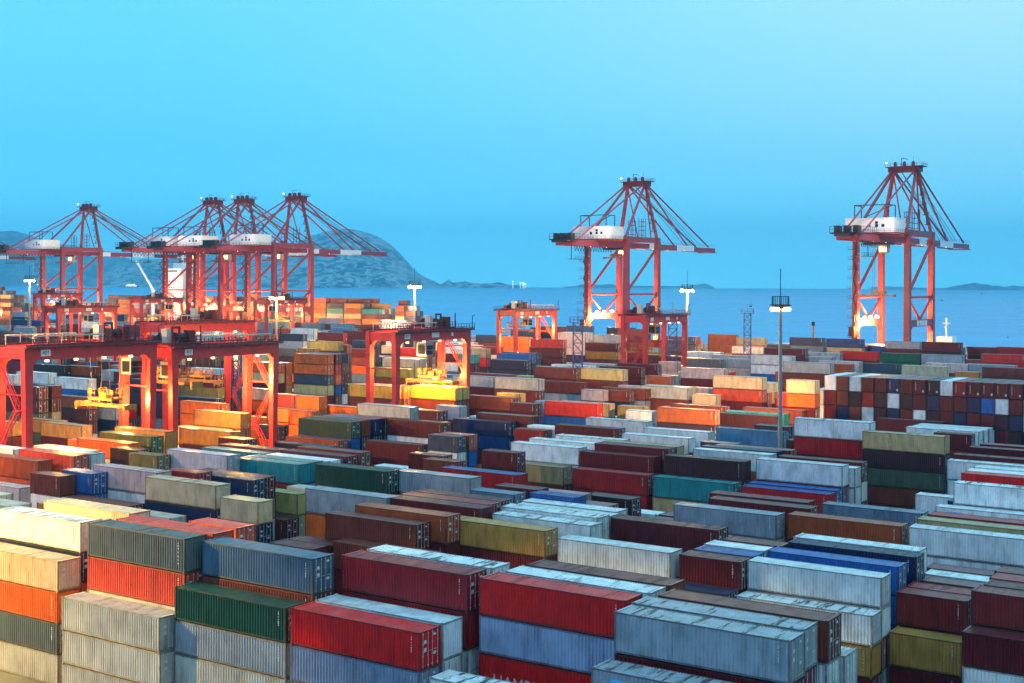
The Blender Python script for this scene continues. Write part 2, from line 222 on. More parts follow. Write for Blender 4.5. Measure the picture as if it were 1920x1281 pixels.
(30.02,80.49,2,0,2.74,(4,43,20,20,28,)),(48.04,116.44,1,0,2.62,(4,14,23,2,)),(48.47,113.43,1,0,2.62,(43,2,23,5,)),(48.27,110.57,1,0,2.62,(2,20,28,2,)),
(67.15,113.54,2,0,2.7,(43,43,16,28,)),(124.57,171.71,1,0,2.62,(33,2,20,4,)),(122.62,111.98,1,0,2.88,(5,20,14,1,)),(81.03,75.66,2,0,2.87,(7,34,1,2,5,)),
(146.37,173.72,2,0,2.88,(23,23,1,20,)),(231.54,259.19,2,0,2.7,(20,34,28,2,4,20,)),(231.84,262.05,2,0,2.7,(23,4,20,23,43,20,)),(246.3,255.95,2,0,2.72,(26,28,26,26,5,)),
(172.11,213.87,2,0,2.72,(28,4,33,43,43,)),(161.55,220.45,2,0,2.68,(48,4,5,43,43,)),(234.25,299.39,2,0,2.62,(16,40,44,43,20,)),(234.55,302.25,2,0,2.62,(20,49,44,20,5,)),
(133.84,271.26,2,0,2.88,(6,4,14,20,)),(29.74,115.01,1,0,2.88,(5,20,20,)),(29.31,118.17,1,0,2.88,(18,20,20,)),(29.98,121.03,1,0,2.88,(43,20,20,)),
(30.66,123.89,1,0,2.88,(18,20,20,)),(15.51,109.65,2,0,2.72,(20,20,5,16,)),(15.81,112.51,2,0,2.72,(5,20,4,20,)),(16.11,115.37,2,0,2.72,(20,20,2,23,)),
(93.5,248.1,2,1,2.88,(43,43,1,43,43,)),(91,248.1,2,1,2.88,(43,20,20,1,20,43,)),(88.5,248.1,2,1,2.88,(4,4,23,23,43,20,)),(86,248.1,2,1,2.88,(43,1,4,43,20,23,)),
(83.5,248.1,2,1,2.88,(20,5,43,20,43,1,)),(81,248.1,2,1,2.88,(20,1,1,1,23,43,)),(78.5,248.1,2,1,2.88,(23,43,23,43,23,23,)),(76,248.1,2,1,2.88,(20,1,20,1,1,1,)),
(73.5,248.1,2,1,2.88,(20,20,43,43,23,20,)),(71,248.1,2,1,2.88,(1,23,1,20,1,43,)),(68.5,248.1,2,1,2.88,(43,20,20,20,20,20,)),(66,248.1,2,1,2.88,(5,20,23,20,23,43,)),
(63.5,248.1,2,1,2.88,(20,23,20,23,23,23,)),(61,248.1,2,1,2.88,(20,2,20,43,23,1,)),(58.5,248.1,2,1,2.88,(20,43,1,20,20,20,)),(56,248.1,2,1,2.88,(20,20,23,1,23,1,)),
(53.5,248.1,2,1,2.88,(20,43,43,20,23,20,)),(51,248.1,2,1,2.88,(20,20,20,23,43,23,)),(48.5,248.1,2,1,2.88,(23,1,20,43,20,43,)),(46,248.1,2,1,2.88,(20,20,1,43,23,43,)),
(43.5,248.1,2,1,2.88,(20,23,20,1,20,20,)),(304.89,274.64,2,0,2.72,(23,36,43,33,44,)),(390.67,371.62,2,0,2.72,(6,44,43,20,1,)),(455.73,351.7,2,0,2.72,(20,)),
(279.67,230.6,2,0,2.72,(20,4,22,20,28,)),(355.82,435.58,2,0,2.72,(6,20,20,16,)),(331.78,411.46,2,0,2.72,(4,43,6,43,6,)),(420.54,398.36,2,0,2.72,(44,36,4,20,23,)),
(64.87,188.14,1,0,2.72,(1,)),(479.62,406.22,2,0,2.72,(28,43,6,44,16,)),(581.36,468.6,2,0,2.72,(28,20,44,23,)),(415.87,406.22,2,0,2.72,(4,43,20,1,33,)),
(491.98,408.84,2,0,2.72,(44,23,)),(276.14,383.68,2,0,2.72,(6,16,36,44,43,)),(394.39,329.16,2,0,2.72,(1,)),(556.12,406.22,2,0,2.72,(36,44,20,4,43,)),
(153,455.5,2,0,2.72,(23,28,44,20,20,)),(263.35,369,2,0,2.72,(6,33,43,6,1,)),(152.61,446.06,1,0,2.72,(1,6,36,22,20,)),(482.45,363.76,2,0,2.72,(16,1,)),
(262.69,225.36,2,0,2.72,(22,43,22,20,43,)),(151.82,435.58,2,0,2.72,(16,23,28,6,1,)),(415.48,408.84,2,0,2.72,(20,20,44,28,44,)),(381.91,376.86,2,0,2.72,(36,20,20,43,6,)),
(327.37,440.82,2,0,2.72,(36,20,33,28,20,)),(276.18,391.54,2,0,2.72,(20,20,20,33,22,)),(546.98,418.28,2,0,2.72,(44,)),(326.41,438.2,2,0,2.72,(36,22,16,44,28,)),
(612,455.5,2,0,2.72,(20,43,20,6,)),(252.22,354.32,2,0,2.72,(28,43,20,6,44,)),(480.76,428.76,2,0,2.72,(22,23,33,33,22,)),(238.03,322.34,2,0,2.72,(44,23,)),
(280.75,356.94,2,0,2.72,(28,44,6,6,)),(492.67,371.62,2,0,2.72,(20,20,)),(482.36,443.44,2,0,2.72,(20,20,20,23,6,)),(250.78,289.32,2,0,2.72,(43,16,)),
(378.62,463.36,2,0,2.72,(20,43,20,36,16,)),(224.1,460.74,2,0,2.72,(20,16,1,20,)),(277,240.04,2,0,2.72,(16,44,16,22,)),(163.61,443.44,2,0,2.72,(16,22,36,23,28,)),
(443.65,361.14,2,0,2.72,(16,)),(242.21,214.88,2,0,2.72,(33,36,4,20,23,)),(318.38,311.86,2,0,2.72,(33,20,16,1,36,)),(483.23,418.28,2,0,2.72,(1,28,22,20,22,)),
(416.53,322.34,2,0,2.72,(20,1,)),(122.36,257.34,2,0,2.72,(28,23,20,)),(404,381.06,2,0,2.72,(4,20,1,6,36,)),(308.2,381.06,1,0,2.72,(36,36,43,28,1,)),
(291.37,400.98,2,0,2.72,(36,20,43,28,6,)),(606.86,468.6,2,0,2.72,(22,28,22,23,22,)),(305.7,366.38,2,0,2.72,(16,28,6,)),(486.3,369,1,0,2.72,(20,20,)),
(519.78,403.6,2,0,2.72,(43,)),(364.61,468.6,2,0,2.72,(20,43,28,33,44,)),(520.61,443.44,2,0,2.72,(20,44,4,44,20,)),(403.68,391.54,2,0,2.72,(44,22,20,20,28,)),
(565.28,426.14,1,0,2.72,(23,)),(490.65,374.24,1,0,2.72,(20,6,)),(401.08,311.86,1,0,2.72,(4,22,)),(612.8,460.74,1,0,2.72,(28,23,28,28,)),
(499.45,381.06,1,0,2.72,(4,1,)),(431.61,349.08,2,0,2.72,(22,)),(342.11,443.44,2,0,2.72,(36,28,33,4,43,)),(467.68,414.08,2,0,2.72,(22,28,43,4,43,)),
(250.21,247.9,2,0,2.72,(36,)),(176.36,443.44,2,0,2.72,(23,1,20,33,22,)),(471.89,388.92,2,0,2.72,(33,23,)),(306.33,294.56,2,0,2.72,(36,36,20,4,43,)),
(314.93,452.88,2,0,2.72,(33,22,20,16,)),(293.2,374.24,2,0,2.72,(4,28,1,6,)),(305.79,398.36,2,0,2.72,(36,20,20,20,36,)),(608.18,452.88,2,0,2.72,(20,22,23,43,)),
(225.26,306.62,2,0,2.72,(20,43,)),(522.89,388.92,2,0,2.72,(44,28,20,23,36,)),(303.18,269.4,2,0,2.72,(36,33,6,43,16,)),(225.76,428.76,2,0,2.72,(44,22,)),
(313.85,317.1,2,0,2.72,(23,28,22,22,)),(456.95,363.76,1,0,2.72,(36,)),(481.67,465.98,2,0,2.72,(1,23,20,20,)),(555.73,408.84,2,0,2.72,(22,43,23,23,44,)),
(266.03,227.98,2,0,2.72,(23,44,22,22,4,)),(314.39,383.68,2,0,2.72,(1,33,28,23,)),(495.44,448.68,2,0,2.72,(22,22,20,4,28,)),(160.66,438.2,2,0,2.72,(16,20,1,16,23,)),
(173.1,460.74,2,0,2.72,(20,20,33,23,16,)),(535.78,411.46,2,0,2.72,(43,)),(530.41,438.2,2,0,2.72,(20,)),(569.47,458.12,2,0,2.72,(23,36,28,20,)),
(470.57,435.58,2,0,2.72,(28,28,43,22,33,)),(266.11,279.88,1,0,2.72,(28,)),(379.72,354.32,2,0,2.72,(20,6,22,44,44,)),(227.85,314.48,2,0,2.72,(22,20,)),
(430.53,403.6,2,0,2.72,(43,20,20,36,4,)),(455,381.06,2,0,2.72,(36,28,)),(186.82,262.58,2,0,2.72,(4,20,1,16,)),(441.19,337.02,2,0,2.72,(6,1,6,)),
(504.86,468.6,2,0,2.72,(28,44,23,44,)),(432.44,386.3,2,0,2.72,(22,28,16,20,44,)),(458.79,398.36,2,0,2.72,(23,20,20,1,33,)),(315.07,299.8,2,0,2.72,(44,36,20,22,20,)),
(482.58,426.14,2,0,2.72,(20,1,6,6,23,)),(418.7,363.76,1,0,2.72,(6,6,28,6,33,)),(331.94,319.72,2,0,2.72,(20,20,6,20,43,)),(353.47,331.78,2,0,2.72,(6,20,22,4,36,)),
(304.94,386.3,2,0,2.72,(20,44,28,16,22,)),(433.7,394.16,2,0,2.72,(16,33,20,4,43,)),(408.2,394.16,2,0,2.72,(20,23,6,23,20,)),(301.64,272.02,2,0,2.72,(33,43,1,43,6,)),
(301.93,414.08,2,0,2.72,(43,6,23,44,36,)),(314.04,277.26,2,0,2.72,(20,22,6,4,16,)),(390.85,369,2,0,2.72,(1,20,23,43,33,)),(353.05,326.54,2,0,2.72,(44,6,33,28,28,)),
(300.6,460.74,2,0,2.72,(16,20,20,44,20,)),(471.7,374.24,1,0,2.72,(43,)),(124.23,351.7,2,0,2.72,(43,23,43,16,)),(242.95,208.06,1,0,2.72,(20,4,44,6,33,)),
(469.61,443.44,2,0,2.72,(20,4,28,20,28,)),(433.78,411.46,2,0,2.72,(22,4,20,4,20,)),(391.98,351.7,2,0,2.72,(16,28,16,4,16,)),(125.5,343.84,2,0,2.72,(33,20,20,20,)),
(343.39,329.16,2,0,2.72,(20,4,4,20,4,)),(331.13,311.86,2,0,2.72,(4,1,28,1,20,)),(342.33,426.14,2,0,2.72,(28,22,23,28,44,)),(364.35,460.74,2,0,2.72,(22,44,28,22,44,)),
(465.45,356.94,1,0,2.72,(22,)),(327.28,289.32,2,0,2.72,(44,36,4,6,16,)),(264.22,331.78,2,0,2.72,(23,6,22,44,)),(354.86,443.44,2,0,2.72,(23,1,43,23,16,)),
(147.86,468.6,2,0,2.72,(28,1,1,4,4,)),(326.36,468.6,2,0,2.72,(28,4,20,44,)),(405.02,285.12,1,0,2.72,(16,)),(316.94,448.68,2,0,2.72,(4,43,44,22,)),
(301.6,369,2,0,2.72,(6,36,4,)),(454.78,322.34,2,0,2.72,(1,36,1,6,4,)),(236.14,319.72,1,0,2.72,(20,44,36,22,1,)),(327.28,322.34,2,0,2.72,(33,4,20,23,4,)),
(189.25,343.84,2,0,2.72,(20,28,20,22,)),(393.25,343.84,2,0,2.72,(22,4,20,16,4,)),(378.68,452.88,2,0,2.72,(28,23,20,23,20,)),(352.78,322.34,2,0,2.72,(33,23,23,6,20,)),
(149.12,463.36,2,0,2.72,(16,16,20,1,33,)),(318.54,398.36,2,0,2.72,(44,33,20,23,33,)),(284.81,349.08,1,0,2.72,(20,43,28,4,16,)),(403.64,383.68,2,0,2.72,(36,23,23,43,4,)),
(382.64,388.92,2,0,2.72,(28,23,)),(393.36,349.08,2,0,2.72,(28,23,23,20,20,)),(380.45,363.76,2,0,2.72,(4,33,1,33,22,)),(242.72,170.84,2,0,2.72,(6,6,)),
(306.28,411.46,2,0,2.72,(20,23,20,16,33,)),(327.26,306.62,2,0,2.72,(22,22,20,20,20,)),(148.76,210.68,2,0,2.72,(43,1,43,)),(314.51,306.62,2,0,2.72,(43,20,44,36,22,)),
(484.7,394.16,1,0,2.72,(20,20,)),(214.61,443.44,2,0,2.72,(33,6,6,4,)),(559.82,435.58,1,0,2.72,(43,)),(464.61,376.86,1,0,2.72,(43,20,16,)),
(314.68,414.08,2,0,2.72,(20,16,28,16,22,)),(314.3,431.38,2,0,2.72,(44,33,20,20,44,)),(466.35,460.74,2,0,2.72,(44,36,4,6,33,)),(466.66,438.2,2,0,2.72,(20,16,44,23,20,)),
(547.69,423.52,2,0,2.72,(4,)),(439.95,356.94,1,0,2.72,(23,28,28,)),(444.98,418.28,2,0,2.72,(20,4,16,4,20,)),(379.9,361.14,2,0,2.72,(44,20,6,20,20,)),
(367.75,343.84,2,0,2.72,(20,22,44,1,22,)),(471.95,394.16,2,0,2.72,(43,28,)),(242.53,242.66,2,0,2.72,(20,)),(238.3,326.54,2,0,2.72,(20,22,)),
(226.82,217.5,2,0,2.72,(16,28,)),(301.55,431.38,2,0,2.72,(33,4,6,23,28,)),(355.19,448.68,2,0,2.72,(44,33,36,20,1,)),(404.32,299.8,2,0,2.72,(44,23,6,)),
(543.37,406.22,2,0,2.72,(20,44,23,28,4,)),(267.03,259.96,2,0,2.72,(33,)),(469.83,426.14,2,0,2.72,(6,20,1,28,20,)),(315.01,428.76,2,0,2.72,(43,36,16,6,33,)),
(518.39,383.68,2,0,2.72,(4,22,16,23,22,)),(480.05,431.38,2,0,2.72,(22,22,16,43,22,)),(488.82,400.98,1,0,2.72,(6,44,)),(97.6,369,2,0,2.72,(16,22,1,43,)),
(559.73,418.28,2,0,2.72,(43,33,44,36,28,)),(459.28,411.46,2,0,2.72,(33,36,4,20,16,)),(288.37,406.22,2,0,2.72,(43,44,36,36,23,)),(56.78,205.44,1,0,2.72,(16,33,20,)),
(393.61,279.88,2,0,2.72,(43,)),(506.26,428.76,2,0,2.72,(20,16,22,43,36,)),(275.6,317.1,2,0,2.72,(4,)),(329.85,314.48,2,0,2.72,(28,4,6,28,20,)),
(327.62,291.94,2,0,2.72,(1,23,22,28,36,)),(174.46,346.46,2,0,2.72,(28,20,20,20,)),(314.43,391.54,2,0,2.72,(28,22,23,20,23,)),(150.17,465.98,2,0,2.72,(6,20,33,28,28,)),
(266.89,329.16,2,0,2.72,(33,36,4,20,)),(466.87,406.22,2,0,2.72,(28,20,44,28,44,)),(186.11,257.34,2,0,2.72,(20,20,6,20,)),(404.05,326.54,2,0,2.72,(44,28,)),
(280.31,302.42,1,0,2.72,(20,22,20,6,33,)),(416.35,369,2,0,2.72,(22,43,23,23,20,)),(369.75,455.5,2,0,2.72,(22,20,6,22,1,)),(306.14,388.92,2,0,2.72,(28,20,23,44,1,)),
(255.38,220.12,2,0,2.72,(6,20,20,4,23,)),(224.44,225.36,2,0,2.72,(20,20,)),(326.6,317.1,2,0,2.72,(4,6,43,36,44,)),(319.03,411.46,2,0,2.72,(4,6,33,1,6,)),
(341.12,309.24,2,0,2.72,(1,1,28,23,16,)),(314.53,289.32,2,0,2.72,(28,4,23,20,1,)),(265.7,363.76,2,0,2.72,(22,1,36,1,44,)),(446.04,398.36,2,0,2.72,(43,23,1,23,20,)),
(293.45,394.16,2,0,2.72,(23,36,6,4,20,)),(45.92,188.14,2,0,2.72,(36,)),(421.03,411.46,2,0,2.72,(4,4,1,4,28,)),(403.1,317.1,2,0,2.72,(20,6,)),
(540.43,418.28,1,0,2.72,(1,)),(276.5,381.06,2,0,2.72,(44,1,23,16,4,)),(458.7,366.38,2,0,2.72,(43,)),(406.94,386.3,2,0,2.72,(43,4,28,36,16,)),
(264.01,428.76,2,0,2.72,(20,43,33,20,22,)),(394.66,376.86,2,0,2.72,(36,44,36,28,20,)),(557.18,452.88,2,0,2.72,(28,)),(365.93,452.88,2,0,2.72,(1,4,33,43,23,)),
(228.67,230.6,2,0,2.72,(16,20,43,)),(97.57,262.58,2,0,2.72,(20,20,16,44,)),(365.47,458.12,2,0,2.72,(16,43,44,1,6,)),(406.11,349.08,1,0,2.72,(6,)),
(444.44,448.68,2,0,2.72,(23,1,44,1,43,)),(367.15,361.14,2,0,2.72,(28,4,4,16,16,)),(278.78,227.98,2,0,2.72,(20,4,28,1,)),(456.86,443.44,2,0,2.72,(22,4,28,20,43,)),
(175.23,351.7,2,0,2.72,(23,6,36,36,)),(160.61,468.6,2,0,2.72,(16,23,43,6,23,)),(339.16,438.2,2,0,2.72,(43,43,23,43,20,)),(378.1,369,2,0,2.72,(43,6,6,6,33,)),
(442.53,334.4,2,0,2.72,(43,20,36,)),(304.73,418.28,2,0,2.72,(44,43,4,33,16,)),(199.29,277.26,2,0,2.72,(36,43,4,33,)),(235.28,205.44,1,0,2.72,(33,16,44,33,6,)),
(327.1,369,2,0,2.72,(44,44,16,20,43,)),(418.87,400.98,2,0,2.72,(4,44,16,36,4,)),(287.98,408.84,2,0,2.72,(20,22,23,16,36,)),(306.2,394.16,2,0,2.72,(20,16,28,23,20,)),
(407.7,366.38,2,0,2.72,(22,33,36,28,20,)),(428.62,406.22,2,0,2.72,(22,43,44,4,22,)),(378.78,334.4,2,0,2.72,(23,1,28,1,28,)),(581.41,438.2,2,0,2.72,(23,)),
(148.55,431.38,2,0,2.72,(23,1,20,6,4,)),(455.26,428.76,2,0,2.72,(23,22,20,36,16,)),(499.09,383.68,1,0,2.72,(16,23,)),(450.4,363.76,1,0,2.72,(20,)),
(429.1,369,1,0,2.72,(28,44,4,20,43,)),(366.03,334.4,2,0,2.72,(4,20,28,44,36,)),(275.92,371.62,1,0,2.72,(20,23,20,4,16,)),(490.84,388.92,1,0,2.72,(28,)),
(457.19,448.68,2,0,2.72,(20,20,20,4,20,)),(110.51,306.62,2,0,2.72,(33,20,44,23,20,)),(367.86,349.08,2,0,2.72,(43,4,20,44,4,)),(415.69,337.02,2,0,2.72,(6,33,)),
(493.12,440.82,2,0,2.72,(44,43,28,6,44,)),(366.48,351.7,2,0,2.72,(23,4,20,16,33,)),(492.93,391.54,2,0,2.72,(1,)),(480.43,414.08,2,0,2.72,(33,23,23,4,20,)),
(290.28,403.6,2,0,2.72,(33,33,16,1,1,)),(545.28,403.6,2,0,2.72,(1,20,6,33,6,)),(328.37,309.24,2,0,2.72,(43,28,43,6,4,)),(327.05,431.38,2,0,2.72,(20,36,16,28,44,)),
(467.93,452.88,2,0,2.72,(4,28,43,16,6,)),(364.85,317.1,2,0,2.72,(44,28,)),(441.89,383.68,2,0,2.72,(20,4,4,22,36,)),(467.3,431.38,2,0,2.72,(1,20,36,33,6,)),
(581.1,460.74,2,0,2.72,(20,6,36,6,23,)),(293.04,398.36,2,0,2.72,(22,20,16,6,44,)),(352.72,458.12,2,0,2.72,(44,22,36,6,6,)),(314.87,291.94,2,0,2.72,(23,22,43,44,20,)),
(318.56,302.42,2,0,2.72,(36,16,28,33,43,)),(251.73,351.7,2,0,2.72,(23,4,36,1,4,)),(262.95,282.5,2,0,2.72,(1,)),(609.17,465.98,2,0,2.72,(44,23,16,43,)),
(178.5,455.5,2,0,2.72,(6,16,36,20,20,)),(467.87,463.36,2,0,2.72,(28,33,36,43,36,)),(420.89,388.92,2,0,2.72,(28,4,44,20,23,)),(315.62,309.24,2,0,2.72,(22,44,43,23,36,)),
(155.38,452.88,1,0,2.72,(20,23,1,23,6,)),(429.5,381.06,2,0,2.72,(20,44,22,1,20,)),(97.93,414.08,2,0,2.72,(43,4,20,20,)),(305.44,423.52,2,0,2.72,(33,20,22,20,20,)),
(445.19,386.3,2,0,2.72,(1,28,1,28,16,)),(380.5,343.84,2,0,2.72,(16,20,33,4,43,)),(344.25,455.5,2,0,2.72,(1,36,23,43,4,)),(472.03,411.46,2,0,2.72,(20,20,20,4,22,)),
(458.44,423.52,2,0,2.72,(22,36,44,6,44,)),(364.69,337.02,2,0,2.72,(33,33,44,43,1,)),(453.6,460.74,2,0,2.72,(22,33,23,23,20,)),(480.37,440.82,2,0,2.72,(16,6,20,23,6,)),
(496.69,423.52,2,0,2.72,(23,20,20,4,1,)),(329.36,443.44,2,0,2.72,(20,6,20,44,22,)),(331.2,366.38,1,0,2.72,(20,16,1,22,28,)),(407.95,374.24,2,0,2.72,(20,36,28,33,20,)),
(365.71,346.46,2,0,2.72,(22,28,16,23,20,)),(508.82,435.58,2,0,2.72,(1,36,43,16,23,)),(405.95,363.76,2,0,2.72,(1,20,4,16,28,)),(377.36,468.6,2,0,2.72,(16,36,4,22,20,)),
(160.85,317.1,2,0,2.72,(22,1,43,)),(268,356.94,2,0,2.72,(20,)),(504.91,438.2,2,0,2.72,(22,44,20,4,22,)),(251.88,222.74,2,0,2.72,(22,22,1,44,33,)),
(379.23,351.7,2,0,2.72,(4,6,1,22,20,)),(458.95,374.24,2,0,2.72,(20,)),(421.19,319.72,2,0,2.72,(20,36,44,)),(264.97,354.32,2,0,2.72,(33,)),
(343.07,435.58,2,0,2.72,(20,43,22,6,20,)),(123.22,458.12,2,0,2.72,(4,20,43,16,44,)),(454.72,458.12,2,0,2.72,(4,20,16,1,23,)),(458.61,446.06,2,0,2.72,(1,20,6,43,20,)),
(382.45,374.24,2,0,2.72,(33,44,16,23,33,)),(366.92,465.98,2,0,2.72,(1,23,1,1,44,)),(444.33,426.14,2,0,2.72,(20,1,20,1,20,)),(355.11,349.08,2,0,2.72,(36,23,44,1,33,)),
(280.7,394.16,2,0,2.72,(23,16,33,44,22,)),(303.86,443.44,2,0,2.72,(1,44,44,28,36,)),(301.78,289.32,2,0,2.72,(43,20,33,33,23,)),(279.44,386.3,2,0,2.72,(28,16,28,36,20,)),
(316.87,400.98,2,0,2.72,(36,43,33,20,44,)),(471.75,455.5,2,0,2.72,(20,16,20,1,36,)),(450.31,443.44,1,0,2.72,(20,33,20,20,16,)),(343.88,311.86,2,0,2.72,(33,16,1,20,20,)),
(429.14,383.68,2,0,2.72,(28,28,22,33,33,)),(431.62,400.98,2,0,2.72,(23,20,1,16,20,)),(394.19,386.3,2,0,2.72,(28,44,6,16,23,)),(432.91,376.86,1,0,2.72,(16,43,33,20,20,)),
(467.79,420.9,1,0,2.72,(33,43,23,1,6,)),(367.94,448.68,2,0,2.72,(44,20,1,20,36,)),(299.41,214.88,1,0,2.72,(44,43,20,20,)),(340.3,326.54,2,0,2.72,(44,28,33,44,4,)),
(313.61,257.34,2,0,2.72,(6,6,20,20,)),(496.86,446.06,2,0,2.72,(44,44,36,4,36,)),(392.47,354.32,2,0,2.72,(33,23,16,36,4,)),(352.96,346.46,2,0,2.72,(6,6,20,20,20,)),
(328.9,361.14,2,0,2.72,(22,6,16,28,)),(315.77,285.12,2,0,2.72,(20,1,44,16,1,)),(216.36,446.06,2,0,2.72,(6,23,20,23,16,)),(276.1,369,1,0,2.72,(44,1,20,44,33,)),
(340.12,440.82,2,0,2.72,(22,20,20,20,1,)),(232.52,200.2,1,0,2.72,(1,6,44,6,6,)),(293.53,411.46,2,0,2.72,(20,1,23,23,1,)),(355.35,314.48,2,0,2.72,(22,16,36,4,23,)),
(252.32,217.5,2,0,2.72,(23,28,22,20,33,)),(357,455.5,2,0,2.72,(36,43,4,6,33,)),(479.36,468.6,2,0,2.72,(20,20,16,28,22,)),(433.45,374.24,1,0,2.72,(33,20,36,28,43,)),
(452.06,446.06,1,0,2.72,(1,44,22,23,6,)),(433.29,398.36,2,0,2.72,(28,20,22,23,28,)),(352.87,440.82,2,0,2.72,(22,44,16,23,6,)),(428.23,408.84,2,0,2.72,(43,1,4,23,6,)),
(226.38,222.74,2,0,2.72,(20,28,)),(268.13,220.12,1,0,2.72,(33,36,36,4,23,)),(492.8,431.38,2,0,2.72,(20,1,20,20,28,)),(456.03,403.6,2,0,2.72,(20,36,1,16,36,)),
(302.26,428.76,2,0,2.72,(36,16,28,20,20,)),(353.28,334.4,2,0,2.72,(20,6,43,16,20,)),(457.82,435.58,2,0,2.72,(20,23,4,20,44,)),(124.64,145.68,2,0,2.72,(20,20,4,)),
(377.6,317.1,2,0,2.72,(20,16,)),(276.97,331.78,2,0,2.72,(44,20,1,23,)),(240.33,426.14,2,0,2.72,(16,44,44,43,43,)),(556.93,414.08,2,0,2.72,(22,28,23,44,44,)),
(378.46,346.46,2,0,2.72,(44,20,20,1,20,)),(229.88,220.12,2,0,2.72,(20,44,)),(453.91,438.2,2,0,2.72,(44,36,16,23,4,)),(326.62,406.22,2,0,2.72,(28,28,20,6,16,)),
(343.86,446.06,2,0,2.72,(20,36,28,44,20,)),(301.42,371.62,1,0,2.72,(43,22,16,44,4,)),(277.38,222.74,2,0,2.72,(1,23,20,36,)),(187.48,185.52,1,0,2.72,(6,)),
(293.39,388.92,2,0,2.72,(4,33,6,6,20,)),(176.97,160.36,2,0,2.72,(6,43,)),(408.14,388.92,2,0,2.72,(36,33,20,23,44,)),(480.68,452.88,2,0,2.72,(20,44,43,16,20,)),
(467.75,381.06,2,0,2.72,(6,)),(264.77,285.12,2,0,2.72,(1,)),(495.33,426.14,2,0,2.72,(44,33,16,33,36,)),(304.82,435.58,2,0,2.72,(43,4,28,43,36,)),
(304.12,400.98,2,0,2.72,(16,23,20,22,20,)),(327.76,428.76,2,0,2.72,(20,33,22,44,22,)),(147.6,460.74,2,0,2.72,(20,23,22,6,20,)),(518.62,440.82,2,0,2.72,(33,20,16,28,33,)),
(454.55,431.38,2,0,2.72,(33,1,16,4,20,)),(189.11,265.2,2,0,2.72,(36,28,1,23,)),(416.39,383.68,2,0,2.72,(43,6,4,16,33,)),(420.95,394.16,2,0,2.72,(44,28,20,20,16,)),
(237.35,317.1,2,0,2.72,(28,36,)),(238.25,381.06,2,0,2.72,(44,20,36,43,1,)),(482.69,448.68,2,0,2.72,(20,1,20,1,4,)),(403.42,371.62,2,0,2.72,(22,20,20,20,20,)),
(381.32,435.58,2,0,2.72,(23,6,33,23,20,)),(340.53,334.4,2,0,2.72,(36,6,20,23,6,)),(288.36,254.72,2,0,2.72,(20,1,4,6,16,)),(352.1,317.1,2,0,2.72,(23,6,43,33,36,)),
(442.29,420.9,2,0,2.72,(20,33,20,20,4,)),(304.08,426.14,2,0,2.72,(44,20,33,20,33,)),(432.23,418.28,2,0,2.72,(28,20,4,20,36,)),(255.25,356.94,2,0,2.72,(16,20,1,6,43,)),
(588.57,440.82,1,0,2.72,(28,4,23,4,)),(468.01,428.76,2,0,2.72,(20,33,28,4,20,)),(403.6,369,2,0,2.72,(20,33,20,23,33,)),(393.2,363.76,2,0,2.72,(20,1,20,23,44,)),
(340.51,428.76,2,0,2.72,(22,44,4,28,4,)),(291.98,418.28,2,0,2.72,(33,23,20,16,43,)),(342.6,314.48,2,0,2.72,(22,44,36,44,1,)),(435.96,428.76,1,0,2.72,(43,36,44,28,20,)),
(508.12,400.98,2,0,2.72,(28,28,)),(262.96,247.9,2,0,2.72,(4,)),(548.53,411.46,2,0,2.72,(23,28,22,20,44,)),(466.61,468.6,2,0,2.72,(4,20,43,4,44,)),
(340.03,322.34,2,0,2.72,(22,43,4,20,16,)),(229.04,173.46,2,0,2.72,(43,23,)),(160.34,125.76,2,0,2.72,(36,4,43,)),(355,343.84,2,0,2.72,(20,36,20,6,20,)),
(419.69,386.3,2,0,2.72,(1,20,16,22,22,)),(174.68,452.88,2,0,2.72,(43,36,1,28,36,)),(253.11,349.08,2,0,2.72,(43,20,36,20,20,)),(422.88,414.08,1,0,2.72,(1,20,23,36,1,)),
(280.29,398.36,2,0,2.72,(28,28,20,44,4,)),(249.5,208.06,2,0,2.72,(16,4,6,20,6,)),(466.48,408.84,2,0,2.72,(20,36,1,16,28,)),(157.32,400.98,1,0,2.72,(43,33,4,43,22,)),
(318.89,388.92,2,0,2.72,(20,28,33,20,)),(330.94,423.52,2,0,2.72,(1,20,20,33,22,)),(330.82,297.18,2,0,2.72,(28,22,22,36,1,)),(531.18,391.54,2,0,2.72,(20,4,23,1,44,)),
(497.53,411.46,2,0,2.72,(36,4,)),(407.14,329.16,2,0,2.72,(20,20,)),(331.11,446.06,2,0,2.72,(16,16,33,1,23,)),(576.07,463.36,1,0,2.72,(20,43,20,36,)),
(124.67,465.98,2,0,2.72,(44,4,1,22,20,)),(356.14,329.16,2,0,2.72,(20,36,20,6,4,)),(497.45,394.16,2,0,2.72,(28,)),(441.37,406.22,2,0,2.72,(33,23,6,4,16,)),
(301.68,391.54,2,0,2.72,(20,20,4,23,28,)),(165.75,455.5,2,0,2.72,(23,23,23,43,1,)),(340.01,306.62,2,0,2.72,(22,20,1,44,20,)),(395.2,374.24,2,0,2.72,(43,20,1,20,43,)),
(432.94,423.52,2,0,2.72,(20,1,28,20,20,)),(531.76,428.76,2,0,2.72,(43,20,16,33,20,)),(382.75,356.94,2,0,2.72,(16,1,28,33,33,)),(395.5,356.94,2,0,2.72,(23,23,20,20,20,)),
(454.93,414.08,2,0,2.72,(22,20,16,20,33,)),(313.66,438.2,2,0,2.72,(23,44,23,44,20,)),(339.54,277.26,2,0,2.72,(33,28,20,)),(340.43,452.88,2,0,2.72,(20,4,20,20,16,)),
(317.48,418.28,2,0,2.72,(20,28,4,6,33,)),(408.25,356.94,2,0,2.72,(4,20,4,1,4,)),(339.8,431.38,2,0,2.72,(44,36,20,43,20,)),(442.25,381.06,2,0,2.72,(20,22,43,22,33,)),
